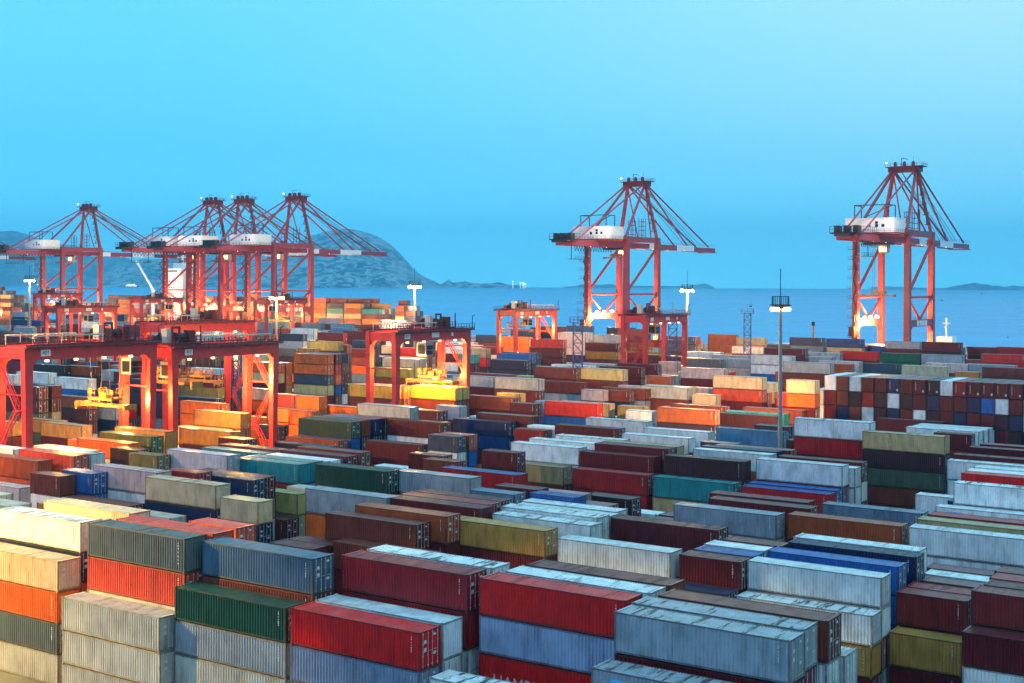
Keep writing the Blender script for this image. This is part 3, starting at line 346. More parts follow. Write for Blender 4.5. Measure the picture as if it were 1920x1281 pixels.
(339.35,317.1,2,0,2.72,(20,36,4,1,44,)),(254.96,214.88,2,0,2.72,(20,33,6,20,1,)),(432.64,329.16,2,0,2.72,(20,36,20,)),(267.45,366.38,2,0,2.72,(20,1,44,6,1,)),
(344.69,319.72,2,0,2.72,(28,44,23,28,36,)),(391.25,381.06,2,0,2.72,(43,1,33,20,20,)),(305.32,297.18,2,0,2.72,(20,20,20,36,4,)),(149,381.06,2,0,2.72,(33,20,43,22,28,)),
(250.96,346.46,2,0,2.72,(43,20,28,23,20,)),(455.18,452.88,2,0,2.72,(20,20,16,20,4,)),(557,381.06,2,0,2.72,(20,20,6,43,)),(330.23,418.28,2,0,2.72,(4,23,33,23,16,)),
(568.35,460.74,2,0,2.72,(4,)),(302.04,420.9,2,0,2.72,(33,6,36,16,23,)),(433.64,388.92,2,0,2.72,(20,28,33,20,33,)),(457.11,349.08,2,0,2.72,(4,1,44,)),
(301.12,406.22,2,0,2.72,(23,16,20,36,36,)),(446.39,388.92,2,0,2.72,(44,22,23,28,20,)),(300.86,257.34,2,0,2.72,(20,23,28,44,)),(96.5,208.06,2,0,2.72,(28,43,33,)),
(379.67,465.98,2,0,2.72,(1,20,16,20,20,)),(535.29,398.36,1,0,2.72,(43,28,36,20,4,)),(447.36,438.2,1,0,2.72,(23,4,1,23,33,)),(113.48,418.28,2,0,2.72,(16,43,28,20,20,)),
(306.44,319.72,2,0,2.72,(28,36,1,20,)),(136.23,252.1,2,0,2.72,(1,16,)),(480.14,383.68,1,0,2.72,(43,)),(405.4,361.14,2,0,2.72,(1,1,16,20,20,)),
(577.12,465.98,1,0,2.72,(44,43,44,4,)),(467.62,440.82,2,0,2.72,(20,43,6,20,20,)),(250.57,262.58,2,0,2.72,(22,20,)),(288.93,391.54,2,0,2.72,(20,4,44,43,6,)),
(317.69,386.3,1,0,2.72,(36,28,6,20,23,)),(457.08,426.14,2,0,2.72,(22,20,20,36,28,)),(592.31,446.06,1,0,2.72,(36,)),(417.78,403.6,2,0,2.72,(33,36,43,28,1,)),
(365.8,326.54,2,0,2.72,(22,1,1,36,20,)),(454.87,440.82,2,0,2.72,(22,20,28,1,16,)),(313.87,406.22,2,0,2.72,(36,4,4,4,36,)),(492.19,337.02,2,0,2.72,(20,4,44,16,23,)),
(467.17,371.62,1,0,2.72,(43,)),(327.43,414.08,2,0,2.72,(28,4,23,16,16,)),(377.54,339.64,2,0,2.72,(33,20,36,43,20,)),(340.72,331.78,2,0,2.72,(33,1,33,22,1,)),
(505.55,431.38,2,0,2.72,(33,43,1,22,1,)),(497.39,388.92,2,0,2.72,(1,43,)),(289.23,252.1,2,0,2.72,(36,22,6,20,)),(278.58,426.14,2,0,2.72,(16,23,16,43,4,)),
(508.94,386.3,2,0,2.72,(22,44,)),(457.12,400.98,2,0,2.72,(6,44,20,28,1,)),(153.44,319.72,2,0,2.72,(1,4,23,)),(578.77,435.58,1,0,2.72,(16,)),
(479.1,460.74,2,0,2.72,(36,23,33,23,28,)),(247.73,259.96,1,0,2.72,(20,33,)),(288.89,383.68,2,0,2.72,(23,20,20,4,33,)),(318.07,297.18,2,0,2.72,(20,20,22,23,4,)),
(305.95,374.24,1,0,2.72,(20,22,20,44,23,)),(124.72,354.32,2,0,2.72,(6,22,6,20,)),(379.37,309.24,2,0,2.72,(16,44,)),(490.14,423.52,1,0,2.72,(20,6,16,23,6,)),
(238.75,240.04,2,0,2.72,(43,22,)),(468.78,403.6,2,0,2.72,(44,20,20,16,23,)),(351.91,438.2,2,0,2.72,(23,28,20,6,20,)),(276.28,289.32,1,0,2.72,(6,)),
(446.53,411.46,2,0,2.72,(20,28,36,20,23,)),(265.15,361.14,2,0,2.72,(16,)),(382.2,366.38,2,0,2.72,(20,20,16,33,28,)),(200.12,463.36,2,0,2.72,(43,4,43,)),
(390.89,383.68,2,0,2.72,(6,44,4,1,1,)),(573.19,423.52,2,0,2.72,(4,28,33,20,20,)),(492.16,438.2,2,0,2.72,(43,22,1,33,23,)),(370,356.94,2,0,2.72,(28,33,28,23,36,)),
(405.22,354.32,2,0,2.72,(36,1,36,23,43,)),(356.61,446.06,2,0,2.72,(23,20,20,4,33,)),(544.43,452.88,2,0,2.72,(33,)),(244.21,210.68,1,0,2.72,(20,22,43,33,22,)),
(364.79,339.64,2,0,2.72,(28,36,1,44,33,)),(453.73,408.84,2,0,2.72,(20,33,20,43,20,)),(203.05,245.28,2,0,2.72,(16,44,)),(533.58,426.14,2,0,2.72,(20,22,28,20,43,)),
(404.73,351.7,1,0,2.72,(1,28,28,6,20,)),(161.93,452.88,2,0,2.72,(4,22,4,16,4,)),(495.11,443.44,2,0,2.72,(4,22,44,44,4,)),(420.45,366.38,1,0,2.72,(43,36,33,20,44,)),
(418.15,361.14,1,0,2.72,(44,20,44,33,20,)),(406.36,279.88,2,0,2.72,(23,)),(394.95,366.38,2,0,2.72,(6,16,16,43,20,)),(367.61,443.44,1,0,2.72,(22,4,6,20,)),
(352.04,339.64,2,0,2.72,(33,28,22,28,28,)),(508.08,426.14,2,0,2.72,(28,23,)),(366.97,354.32,2,0,2.72,(20,43,44,43,43,)),(454.96,346.46,2,0,2.72,(16,4,28,)),
(313.48,408.84,2,0,2.72,(28,6,6,22,23,)),(342.44,448.68,2,0,2.72,(44,4,16,36,44,)),(496.07,435.58,2,0,2.72,(20,1,20,22,20,)),(237.19,225.36,2,0,2.72,(22,1,)),
(457.73,418.28,2,0,2.72,(28,22,1,20,20,)),(436.92,354.32,1,0,2.72,(20,44,)),(148.72,458.12,2,0,2.72,(33,36,33,23,20,)),(161.53,322.34,2,0,2.72,(20,20,16,)),
(282.66,346.46,1,0,2.72,(6,23,22,20,6,)),(327.54,420.9,2,0,2.72,(28,20,20,36,1,)),(417.03,334.4,2,0,2.72,(36,6,)),(251.05,326.54,2,0,2.72,(20,20,)),
(470.48,418.28,2,0,2.72,(23,6,43,23,20,)),(50.26,91.16,2,0,2.72,(20,4,28,20,)),(435.25,431.38,1,0,2.72,(22,)),(330.32,435.58,2,0,2.72,(33,20,36,6,16,)),
(479.41,438.2,2,0,2.72,(33,22,43,20,44,)),(380.61,349.08,2,0,2.72,(22,20,4,1,20,)),(569.79,420.9,2,0,2.72,(28,44,23,1,20,)),(303.03,403.6,2,0,2.72,(20,20,43,20,20,)),
(561,455.5,2,0,2.72,(22,)),(452.15,366.38,1,0,2.72,(1,4,)),(292.19,386.3,2,0,2.72,(4,6,20,44,44,)),(340.57,299.8,2,0,2.72,(43,20,1,36,44,)),
(395.39,388.92,2,0,2.72,(28,36,20,6,6,)),(252.86,265.2,2,0,2.72,(6,43,)),(300.73,408.84,2,0,2.72,(43,28,20,28,44,)),(292.86,446.06,2,0,2.72,(44,22,6,4,44,)),
(326.23,408.84,2,0,2.72,(43,23,43,20,44,)),(248.26,302.42,1,0,2.72,(20,20,)),(429.55,326.54,2,0,2.72,(6,43,23,)),(377.92,371.62,2,0,2.72,(23,20,1,43,20,)),
(416.75,381.06,2,0,2.72,(20,16,23,33,36,)),(573.36,446.06,1,0,2.72,(4,)),(431.58,426.14,2,0,2.72,(4,4,1,16,20,)),(441.93,391.54,2,0,2.72,(43,33,4,20,20,)),
(353.18,452.88,2,0,2.72,(22,6,20,36,20,)),(365.87,463.36,2,0,2.72,(16,43,16,20,36,)),(344.06,302.42,2,0,2.72,(1,44,22,6,33,)),(483.32,435.58,2,0,2.72,(33,44,43,16,6,)),
(377.36,257.34,2,0,2.72,(16,43,)),(522.95,394.16,2,0,2.72,(43,4,)),(316.83,426.14,2,0,2.72,(33,20,1,33,33,)),(292.53,259.96,2,0,2.72,(6,22,36,44,23,)),
(365.53,322.34,2,0,2.72,(33,23,43,20,20,)),(250.76,210.68,2,0,2.72,(36,28,20,6,36,)),(357.44,319.72,2,0,2.72,(43,44,1,43,36,)),(455.04,420.9,2,0,2.72,(44,6,20,4,16,)),
(457,343.84,2,0,2.72,(28,20,20,)),(459,455.5,2,0,2.72,(23,6,22,16,22,)),(406.12,400.98,2,0,2.72,(28,1,20,43,44,)),(408.44,319.72,2,0,2.72,(22,4,)),
(176.69,448.68,2,0,2.72,(16,22,20,6,43,)),(319.08,294.56,2,0,2.72,(22,43,23,43,4,)),(317.57,435.58,2,0,2.72,(20,44,20,20,20,)),(276.78,334.4,2,0,2.72,(4,43,20,44,)),
(417.77,285.12,2,0,2.72,(20,)),(407.41,376.86,2,0,2.72,(4,22,20,1,16,)),(173.36,468.6,2,0,2.72,(4,20,22,6,16,)),(416.3,431.38,2,0,2.72,(20,)),
(443.28,403.6,2,0,2.72,(44,20,20,44,4,)),(280.64,388.92,2,0,2.72,(1,22,20,36,36,)),(151.35,314.48,2,0,2.72,(36,16,6,)),(468.92,465.98,2,0,2.72,(43,22,6,20,28,)),
(240.6,314.48,2,0,2.72,(20,33,)),(315.78,403.6,2,0,2.72,(4,22,6,1,44,)),(280.45,374.24,1,0,2.72,(6,4,4,20,4,)),(442.18,414.08,2,0,2.72,(4,20,6,16,6,)),
(356.44,423.52,2,0,2.72,(43,23,6,20,)),(445.07,435.58,2,0,2.72,(28,6,23,20,33,)),(484.11,446.06,2,0,2.72,(20,44,28,20,28,)),(456.22,354.32,2,0,2.72,(20,)),
(314.79,420.9,2,0,2.72,(33,43,23,6,4,)),(392.65,361.14,2,0,2.72,(28,22,23,20,16,)),(275.44,337.02,2,0,2.72,(23,36,4,23,)),(391.21,346.46,2,0,2.72,(1,20,16,1,20,)),
(351.94,337.02,2,0,2.72,(20,22,22,23,44,)),(467.47,458.12,2,0,2.72,(43,20,16,20,1,)),(368.89,329.16,2,0,2.72,(36,20,43,6,23,)),(459.2,394.16,2,0,2.72,(22,44,4,20,23,)),
(343.69,423.52,2,0,2.72,(43,43,22,20,)),(440.98,408.84,2,0,2.72,(20,23,6,4,20,)),(378.97,331.78,2,0,2.72,(6,43,33,20,43,)),(265.61,265.2,2,0,2.72,(36,)),
(430.23,351.7,2,0,2.72,(16,)),(448.32,440.82,1,0,2.72,(28,23,6,20,16,)),(317.11,279.88,2,0,2.72,(22,23,20,16,16,)),(441.8,431.38,2,0,2.72,(16,20,20,44,1,)),
(420.16,376.86,2,0,2.72,(16,16,20,43,22,)),(416.17,371.62,2,0,2.72,(33,6,4,20,1,)),(241.83,205.44,2,0,2.72,(20,20,20,36,20,)),(164.22,160.36,2,0,2.72,(4,43,23,)),
(366.22,331.78,2,0,2.72,(20,20,1,43,33,)),(395.69,319.72,2,0,2.72,(4,36,)),(135.36,254.72,2,0,2.72,(44,16,)),(407.79,398.36,2,0,2.72,(22,33,43,6,22,)),
(454.12,406.22,2,0,2.72,(28,23,33,4,43,)),(492.37,406.22,2,0,2.72,(28,6,)),(445.69,423.52,2,0,2.72,(16,33,33,43,20,)),(377.44,337.02,2,0,2.72,(20,6,22,20,20,)),
(493.29,420.9,2,0,2.72,(36,20,20,4,6,)),(429.54,420.9,2,0,2.72,(4,43,36,20,16,)),(301.64,383.68,2,0,2.72,(20,4,23,33,20,)),(331.83,294.56,2,0,2.72,(33,28,1,23,20,)),
(318.19,423.52,2,0,2.72,(4,33,1,33,4,)),(327.82,299.8,2,0,2.72,(36,20,16,16,20,)),(279.91,376.86,1,0,2.72,(22,44,1,23,16,)),(502.39,386.3,1,0,2.72,(1,33,)),
(533.62,400.98,2,0,2.72,(22,16,1,28,4,)),(352.78,289.32,2,0,2.72,(4,23,20,)),(199.78,322.34,2,0,2.72,(16,6,6,20,)),(446.45,394.16,2,0,2.72,(1,28,36,33,1,)),
(416.43,391.54,2,0,2.72,(44,16,44,23,6,)),(429.18,391.54,2,0,2.72,(20,16,20,4,16,)),(331.31,302.42,2,0,2.72,(36,16,36,6,4,)),(242.69,319.72,2,0,2.72,(43,33,)),
(313.95,282.5,2,0,2.72,(20,43,4,1,1,)),(302.12,291.94,2,0,2.72,(20,16,20,20,4,)),(442.51,428.76,2,0,2.72,(16,43,20,1,43,)),(227.78,227.98,2,0,2.72,(43,33,)),
(329.58,426.14,2,0,2.72,(16,20,20,20,43,)),(477.65,366.38,1,0,2.72,(22,)),(264.63,222.74,2,0,2.72,(33,23,4,16,20,)),(484.78,411.46,2,0,2.72,(33,6,22,22,43,)),
(403.78,322.34,2,0,2.72,(20,20,)),
]
PICKED = [
(10,0,1,"rust-streaked white long container in front of the rust-streaked white long one"),
(6,0,1,"bright red long container right of the dark green long one"),
(11,0,1,"rust-streaked white long container in front of the maroon long one"),
(8,2,1,"bright red long container under the lavender grey long one"),
(8,0,1,"bright red long container left of the rust-streaked white long one"),
(9,0,1,"crimson long container left of the bright red long one"),
(25,0,1,"white long container, second from left of 3 in the far right near rows"),
(4,0,1,"steel blue long container topmost of its stack"),
(5,0,1,"dark green long container on top of the light grey long one"),
(16,0,1,"white long container right of the maroon short one"),
(8,1,1,"lavender grey long container on top of the bright red long one"),
(1,0,1,"beige long container left of the light grey long one"),
(3,0,1,"dark grey-green long container topmost of its stack"),
(5,1,1,"light grey long container under the dark green long one"),
(1,1,1,"beige long container left of the beige long one"),
(22,0,1,"white long container right of the rust brown long one"),
(54,0,1,"white long container left of the maroon short one"),
(6,1,1,"lavender grey long container left of the white long one"),
(3,1,1,"coral red long container under the dark grey-green long one"),
(2,0,1,"white long container on top of the navy long one"),
(0,0,1,"cream long container on top of the orange long one"),
(80,0,1,"mustard yellow long container topmost of its stack"),
(372,0,1,"mustard yellow short container topmost of its stack"),
(371,0,1,"brownish maroon short container topmost of its stack"),
(81,0,1,"brown long container in front of the rust brown long one"),
(380,0,1,"brown long container on top of the white long one"),
(52,0,1,"maroon long container, leftmost of 4 in the right near rows"),
(51,0,1,"blue-grey long container left of the rust brown long one"),
(20,0,1,"rust brown long container left of the white long one"),
(374,0,1,"maroon long container on top of the white long one, far right foreground"),
(379,0,1,"rust-streaked white long container right of the bright red long one"),
(12,0,1,"white long container on top of the mustard yellow long one"),
(375,0,1,"bluish white long container on top of the white long one"),
(107,0,1,"cream long container on top of the navy long one"),
(13,0,1,"maroon short container left of the white long one"),
(44,0,1,"white long container on top of the maroon long one"),
(373,0,1,"brownish maroon long container topmost of its stack"),
(90,0,1,"dark green long container topmost of its stack, left near rows"),
(0,1,1,"orange long container under the cream long one"),
(17,0,1,"royal blue long container on top of the royal blue long one"),
(64,0,1,"blackish maroon long container left of the white long one"),
(0,2,1,"dark grey-green long container under the orange long one"),
(5,2,1,"beige long container under the light grey long one"),
(67,0,1,"crimson long container left of the teal long one"),
(0,3,1,"beige long container under the dark grey-green long one"),
(86,0,1,"rust brown long container behind the brown long one"),
(18,0,1,"navy long container right of the brown short one"),
(27,0,1,"white long container, third from left of 3 in the far right near rows"),
(33,0,1,"khaki long container on top of the blackish maroon long one"),
(63,0,1,"teal long container on top of the khaki long one"),
(85,0,1,"light grey long container on top of the orange long one"),
(376,0,1,"white long container left of the brown long one"),
(35,0,1,"bluish white long container on top of the crimson long one"),
(33,1,1,"blackish maroon long container under the khaki long one"),
(93,0,1,"light grey long container topmost of its stack, centre near rows"),
(377,0,1,"brown long container behind the white long one"),
(68,0,1,"maroon long container right of the bluish white long one"),
(33,2,1,"olive long container under the blackish maroon long one"),
(384,0,1,"white long container right of the crimson long one"),
(91,0,1,"teal long container on top of the maroon long one"),
(108,0,1,"cream short container on top of the navy short one"),
(128,0,1,"cream long container behind the white long one"),
(21,0,1,"blue-grey long container topmost of its stack, far right near rows"),
(378,0,1,"white long container left of the white long one"),
(119,0,1,"lilac white long container topmost of its stack"),
(71,0,1,"bluish white long container left of the maroon long one"),
(106,0,1,"pinkish white long container on top of the white long one"),
(35,1,1,"crimson long container under the bluish white long one"),
(87,0,1,"maroon long container right of the light grey long one, centre near rows"),
(221,0,1,"sky blue long container topmost of its stack"),
(142,0,1,"dark green long container on top of the royal blue long one"),
(9,1,1,"crimson long container under the crimson long one"),
(110,0,1,"brown short container on top of the white short one"),
(215,0,0,"rust brown long container on top of the dark purple long one"),
(145,0,1,"maroon long container right of the maroon long one"),
(49,0,1,"maroon long container, second from left of 4 in the right near rows"),
(109,0,1,"rust brown long container on top of the rust brown long one"),
(47,0,1,"blue-roofed red long container right of the teal long one"),
(342,0,0,"ochre long container on top of the rust brown long one"),
(146,0,0,"navy long container on top of the navy long one"),
(60,0,1,"white long container right of the maroon long one and behind the white long one"),
(387,0,1,"coral red long container left of the steel blue long one"),
(98,0,1,"maroon long container left of the white short one"),
(94,0,1,"blue-roofed red long container topmost of its stack, centre near rows"),
(72,0,1,"khaki long container on top of the maroon long one"),
(23,0,1,"khaki long container in front of the crimson long one"),
(113,0,1,"coral red long container behind the rust brown long one"),
(33,3,1,"brown long container under the olive long one"),
(101,0,1,"maroon short container, leftmost of 2 in the centre near rows"),
(206,0,0,"red long container on top of the royal blue long one"),
(122,0,1,"navy long container behind the crimson short one"),
(135,0,1,"ochre long container on top of the blackish maroon long one"),
(111,0,1,"royal blue short container topmost of its stack, far left near rows"),
(10,1,1,"maroon long container under the rust-streaked white long one"),
(19,0,1,"white long container behind the navy long one"),
(372,1,1,"maroon short container under the mustard yellow short one"),
(4,1,1,"brown long container under the steel blue long one"),
(12,1,1,"mustard yellow long container under the white long one"),
(346,0,0,"ochre long container on top of the maroon long one"),
(82,0,1,"brown long container right of the maroon short one"),
(80,1,1,"maroon long container under the mustard yellow long one"),
(149,0,0,"light grey long container topmost of its stack, left middle rows"),
(136,0,1,"pale yellow short container topmost of its stack"),
(218,0,0,"blackish maroon long container in front of the teal long one"),
(1,2,1,"beige long container, second from left of 4 in the far left foreground"),
(69,0,1,"maroon long container behind the maroon long one"),
(374,1,1,"white long container under the maroon long one"),
(203,0,1,"maroon long container right of the white short one"),
(161,0,0,"bright yellow long container in front of the orange long one"),
(244,0,0,"cream long container on top of the coral red long one"),
(124,0,1,"olive green long container topmost of its stack"),
(162,0,0,"bright yellow long container in front of the bright yellow long one"),
(7,0,1,"white long container right of the lavender grey long one"),
(79,0,1,"white long container in front of the navy long one"),
(73,0,1,"white long container right of the maroon long one, right middle rows"),
(107,1,1,"navy long container under the cream long one"),
(97,0,1,"slate short container topmost of its stack"),
(330,0,0,"maroon long container topmost of its stack and in front of the maroon short one"),
(133,0,1,"coral red short container topmost of its stack, left near rows"),
(167,0,0,"brown long container on top of the maroon long one, centre middle rows"),
(201,0,1,"bluish white long container, second from left of 2 in the centre middle rows"),
(31,0,1,"white long container on top of the white long one, far right near rows"),
(118,0,1,"olive yellow short container topmost of its stack"),
(171,0,0,"light grey long container, second from left of 3 in the centre far rows"),
(244,1,0,"coral red long container under the cream long one"),
(126,0,1,"orange long container topmost of its stack, far left middle rows"),
(57,0,1,"blackish maroon short container topmost of its stack, centre near rows"),
(28,0,1,"bright red long container topmost of its stack, far right near rows"),
(330,1,0,"maroon long container under the maroon long one"),
(350,0,0,"dark purple long container, third from left of 3 in the far left far rows"),
(15,0,1,"white short container behind the white long one"),
(335,0,0,"maroon long container on top of the olive yellow long one"),
(311,0,0,"light grey long container on top of the maroon long one, right far rows"),
(202,0,1,"bluish white long container, leftmost of 2 in the right middle rows"),
(229,0,0,"beige long container on top of the brown long one"),
(256,0,0,"pale yellow long container topmost of its stack"),
(254,0,0,"brown long container, leftmost of 2 in the centre far rows"),
(50,0,1,"maroon long container, third from left of 4 in the right near rows"),
(36,0,0,"maroon long container, leftmost of 3 in the far right middle rows"),
(350,1,0,"dark purple long container under the dark purple long one, far left middle rows"),
(340,0,0,"pinkish white long container on top of the orange long one"),
(125,0,1,"ochre long container, leftmost of 3 in the left middle rows"),
(55,0,1,"white long container right of the blue-grey short one"),
(169,0,0,"maroon long container behind the navy long one, centre middle rows"),
(24,0,1,"crimson long container behind the khaki long one"),
(139,0,1,"maroon short container in front of the khaki short one"),
(235,0,0,"brown long container on top of the light grey long one, centre far rows"),
(32,0,1,"white short container topmost of its stack, far right near rows"),
(46,0,1,"maroon long container on top of the white long one, right near rows"),
(326,0,0,"bluish white long container on top of the royal blue long one"),
(103,0,1,"brown long container, second from left of 4 in the left middle rows"),
(102,0,1,"maroon long container behind the white long one"),
(88,0,1,"crimson long container left of the white long one"),
(170,0,0,"light grey long container in front of the maroon long one"),
(316,0,0,"cream short container on top of the orange short one"),
(329,0,0,"rust brown long container topmost of its stack, far left middle rows"),
(304,0,0,"cream long container topmost of its stack, far right far rows"),
(380,1,1,"white long container under the brown long one"),
(58,0,1,"royal blue short container behind the white long one"),
(243,0,0,"pinkish white long container on top of the maroon long one"),
(350,2,0,"dark purple long container on top of the blue-grey long one"),
(341,0,0,"orange long container on top of the orange long one, left middle rows"),
(155,0,0,"dark purple short container topmost of its stack"),
(37,0,1,"maroon short container topmost of its stack, far right middle rows"),
(307,0,0,"brown long container topmost of its stack, far right far rows"),
(14,0,1,"navy short container topmost of its stack"),
(316,1,0,"orange short container under the cream short one"),
(42,0,1,"maroon long container, third from left of 3 in the far right middle rows"),
(43,0,1,"maroon long container right of the blackish maroon long one"),
(335,1,0,"olive yellow long container under the maroon long one"),
(89,0,1,"maroon long container behind the crimson long one"),
(153,0,0,"orange short container, second from left of 2 in the left middle rows"),
(340,1,0,"orange long container under the pinkish white long one"),
(2,1,1,"navy long container under the white long one"),
(85,1,1,"orange long container under the light grey long one"),
(146,1,0,"navy long container under the navy long one"),
(38,0,1,"bluish white long container in front of the bluish white long one"),
(123,0,1,"maroon long container topmost of its stack, left near rows"),
(95,0,1,"blue-grey short container topmost of its stack"),
(398,0,1,"faded maroon short container behind the crimson short one"),
(329,1,0,"maroon long container under the rust brown long one, far left middle rows"),
(383,0,1,"royal blue short container behind the maroon short one"),
(157,0,0,"orange long container in front of the maroon long one"),
(22,1,1,"white long container under the white long one, far right foreground"),
(100,0,1,"brown short container topmost of its stack, centre near rows"),
(399,0,1,"white short container behind the faded maroon short one"),
(400,0,1,"faded maroon short container behind the white short one"),
(48,0,1,"royal blue long container behind the blue-roofed red long one"),
(141,0,1,"rust brown long container in front of the royal blue long one"),
(260,0,0,"dark purple long container topmost of its stack, centre far rows"),
(117,0,1,"blackish maroon short container topmost of its stack, far left middle rows"),
(327,0,0,"bluish white long container, leftmost of 2 in the far left far rows"),
(382,0,1,"white short container left of the royal blue long one"),
(397,0,1,"crimson short container right of the royal blue long one"),
(112,0,1,"pinkish white long container, leftmost of 2 in the far left near rows"),
(158,0,0,"orange long container on top of the pale yellow long one"),
(299,0,0,"red long container topmost of its stack, far right far rows"),
(157,2,0,"slate long container under the orange long one"),
(114,0,1,"white long container behind the coral red long one"),
(204,0,1,"crimson short container in front of the white short one"),
(157,3,0,"pale yellow long container under the slate long one"),
(157,1,0,"orange long container under the orange long one"),
(164,0,0,"bright yellow long container on top of the rust brown long one"),
(381,0,1,"brown short container left of the navy long one"),
(297,0,0,"dark green long container left of the light grey long one"),
(350,3,0,"blue-grey long container under the dark purple long one"),
(210,0,0,"maroon short container, second from left of 2 in the centre middle rows"),
(158,1,0,"pale yellow long container under the orange long one"),
(99,0,1,"maroon short container, leftmost of 2 in the centre middle rows"),
(251,0,0,"white long container topmost of its stack, right far rows"),
(131,0,1,"brown long container right of the white short one"),
(290,0,0,"maroon long container on top of the blackish maroon long one"),
(219,0,0,"brown long container behind the teal long one"),
(9,2,1,"white long container under the crimson long one"),
(247,0,0,"dark grey long container topmost of its stack"),
(386,0,1,"crimson short container in front of the navy long one"),
(303,0,0,"slate long container topmost of its stack"),
(298,0,0,"light grey long container right of the dark green long one"),
(333,0,0,"light grey short container on top of the navy short one"),
(344,0,0,"ochre long container on top of the olive long one"),
(345,0,0,"ochre long container topmost of its stack and on top of the brown long one"),
(83,0,1,"maroon short container in front of the maroon short one"),
(74,0,1,"white long container left of the khaki long one"),
(163,0,0,"cream long container in front of the light grey long one"),
(152,0,0,"ochre short container topmost of its stack"),
(253,0,0,"maroon long container, third from left of 4 in the right far rows"),
(296,0,0,"bright red long container topmost of its stack, right far rows"),
(214,0,0,"bluish white short container topmost of its stack"),
(288,0,0,"navy long container on top of the khaki long one"),
(231,0,0,"pinkish white short container topmost of its stack"),
(324,0,0,"blackish maroon long container in front of the rust brown long one"),
(325,0,0,"rust brown long container behind the blackish maroon long one"),
(154,0,0,"coral red short container topmost of its stack, left middle rows"),
(16,1,1,"white long container on top of the crimson long one"),
(106,1,1,"white long container under the pinkish white long one"),
(147,0,0,"light grey short container topmost of its stack, centre middle rows"),
(96,0,1,"maroon short container, second from left of 2 in the centre near rows"),
(267,0,0,"red long container on top of the maroon long one"),
(63,1,1,"khaki long container under the teal long one"),
(336,0,0,"brown long container topmost of its stack, left far rows"),
(162,1,0,"brown long container under the bright yellow long one, centre middle rows"),
(120,0,1,"teal long container left of the white long one"),
(75,0,1,"white long container behind the white long one, centre middle rows"),
(818,0,0,"maroon long container, leftmost of 3 in the left far rows"),
(351,0,0,"dark purple long container, second from left of 3 in the far left far rows"),
(108,1,1,"navy short container under the cream short one"),
(232,0,0,"brown short container on top of the navy short one"),
(225,0,0,"cream short container topmost of its stack, right middle rows"),
(184,0,0,"olive yellow long container topmost of its stack"),
(148,0,0,"maroon long container, third from left of 6 in the centre middle rows"),
(263,0,0,"maroon long container on top of the ochre long one"),
(121,0,1,"brown long container, leftmost of 4 in the left middle rows"),
(151,0,0,"orange short container on top of the orange short one"),
(388,0,0,"navy long container behind the brown long one"),
(287,0,0,"navy long container on top of the steel blue long one"),
(233,0,0,"brown long container behind the brown short one"),
(206,1,0,"royal blue long container under the red long one"),
(311,1,0,"maroon long container under the light grey long one, right far rows"),
(215,1,0,"dark purple long container under the rust brown long one"),
(263,1,0,"ochre long container under the maroon long one"),
(289,0,0,"light grey long container on top of the maroon long one, far right far rows"),
(61,0,1,"white long container left of the maroon long one and behind the white long one"),
(105,0,1,"teal long container behind the teal long one"),
(143,0,1,"brown long container in front of the navy long one"),
(161,1,0,"brown long container in front of the brown long one"),
(223,0,1,"navy long container behind the white long one"),
(1058,0,0,"maroon long container left of the rust brown short one"),
(267,1,0,"maroon long container under the red long one"),
(417,0,0,"maroon end-on container on top of the royal blue end-on one"),
(416,0,0,"maroon end-on container on top of the navy end-on one"),
(418,0,0,"maroon end-on container on top of the white end-on one"),
(257,0,0,"maroon long container, third from left of 3 in the centre far rows"),
(264,0,0,"light grey long container, third from left of 3 in the centre far rows"),
(415,0,0,"crimson end-on container topmost of its stack"),
(171,1,0,"maroon long container under the light grey long one, centre middle rows"),
(251,1,0,"white long container on top of the royal blue long one"),
(84,0,1,"maroon short container left of the brown long one"),
(258,0,0,"maroon long container right of the light grey long one, right far rows"),
(412,0,0,"maroon end-on container left of the blackish maroon end-on one"),
(86,1,1,"maroon long container under the rust brown long one, centre foreground"),
(419,0,0,"maroon end-on container, fifth from left of 5 in the far right far rows"),
(134,0,1,"maroon short container topmost of its stack, left middle rows"),
(159,0,0,"cream long container topmost of its stack, left far rows"),
(401,0,1,"maroon long container behind the brownish maroon long one"),
(166,0,0,"red long container right of the cream short one"),
(330,2,0,"olive long container under the maroon long one"),
(45,0,1,"white long container on top of the white long one and behind the white long one"),
(150,0,0,"orange long container, third from left of 3 in the left middle rows"),
(281,0,0,"navy long container on top of the dark purple long one"),
(140,0,1,"dark purple long container topmost of its stack, left middle rows"),
(414,0,0,"white end-on container topmost of its stack"),
(216,0,0,"brown long container, leftmost of 2 in the right middle rows"),
(252,0,0,"light grey long container, leftmost of 2 in the right far rows"),
(323,0,0,"dark purple long container, leftmost of 3 in the far left far rows"),
(413,0,0,"blackish maroon end-on container topmost of its stack"),
(410,0,0,"navy end-on container topmost of its stack"),
(70,0,1,"khaki long container right of the white long one"),
(261,0,0,"royal blue long container topmost of its stack, centre far rows"),
(183,0,0,"maroon long container, third from left of 3 in the left far rows"),
(262,0,0,"maroon long container, second from left of 4 in the right far rows"),
]
GANTRIES = [(171.15, 122.47, 23.47, 25.28), (170.42, 150.32, 23.47, 24.26), (211.65, 184.66, 23.47, 26.56), (163.94, 201.44, 23.47, 25.49), (237.84, 353.69, 23.47, 26.33), (169.13, 314.70, 23.47, 26.51), (380.82, 284.70, 23.47, 26.25), (548.82, 401.31, 21.29, 28.94), (476.05, 400.54, 23.47, 27.35), (413.58, 417.33, 23.47, 27.41)]
MAST_SPOTS = [(83.55, 201.87, 31.73), (197.82, 397.43, 33.49), (280.04, 353.84, 34.31), (283.93, 290.82, 30.79), (485.16, 347.80, 35.87)]
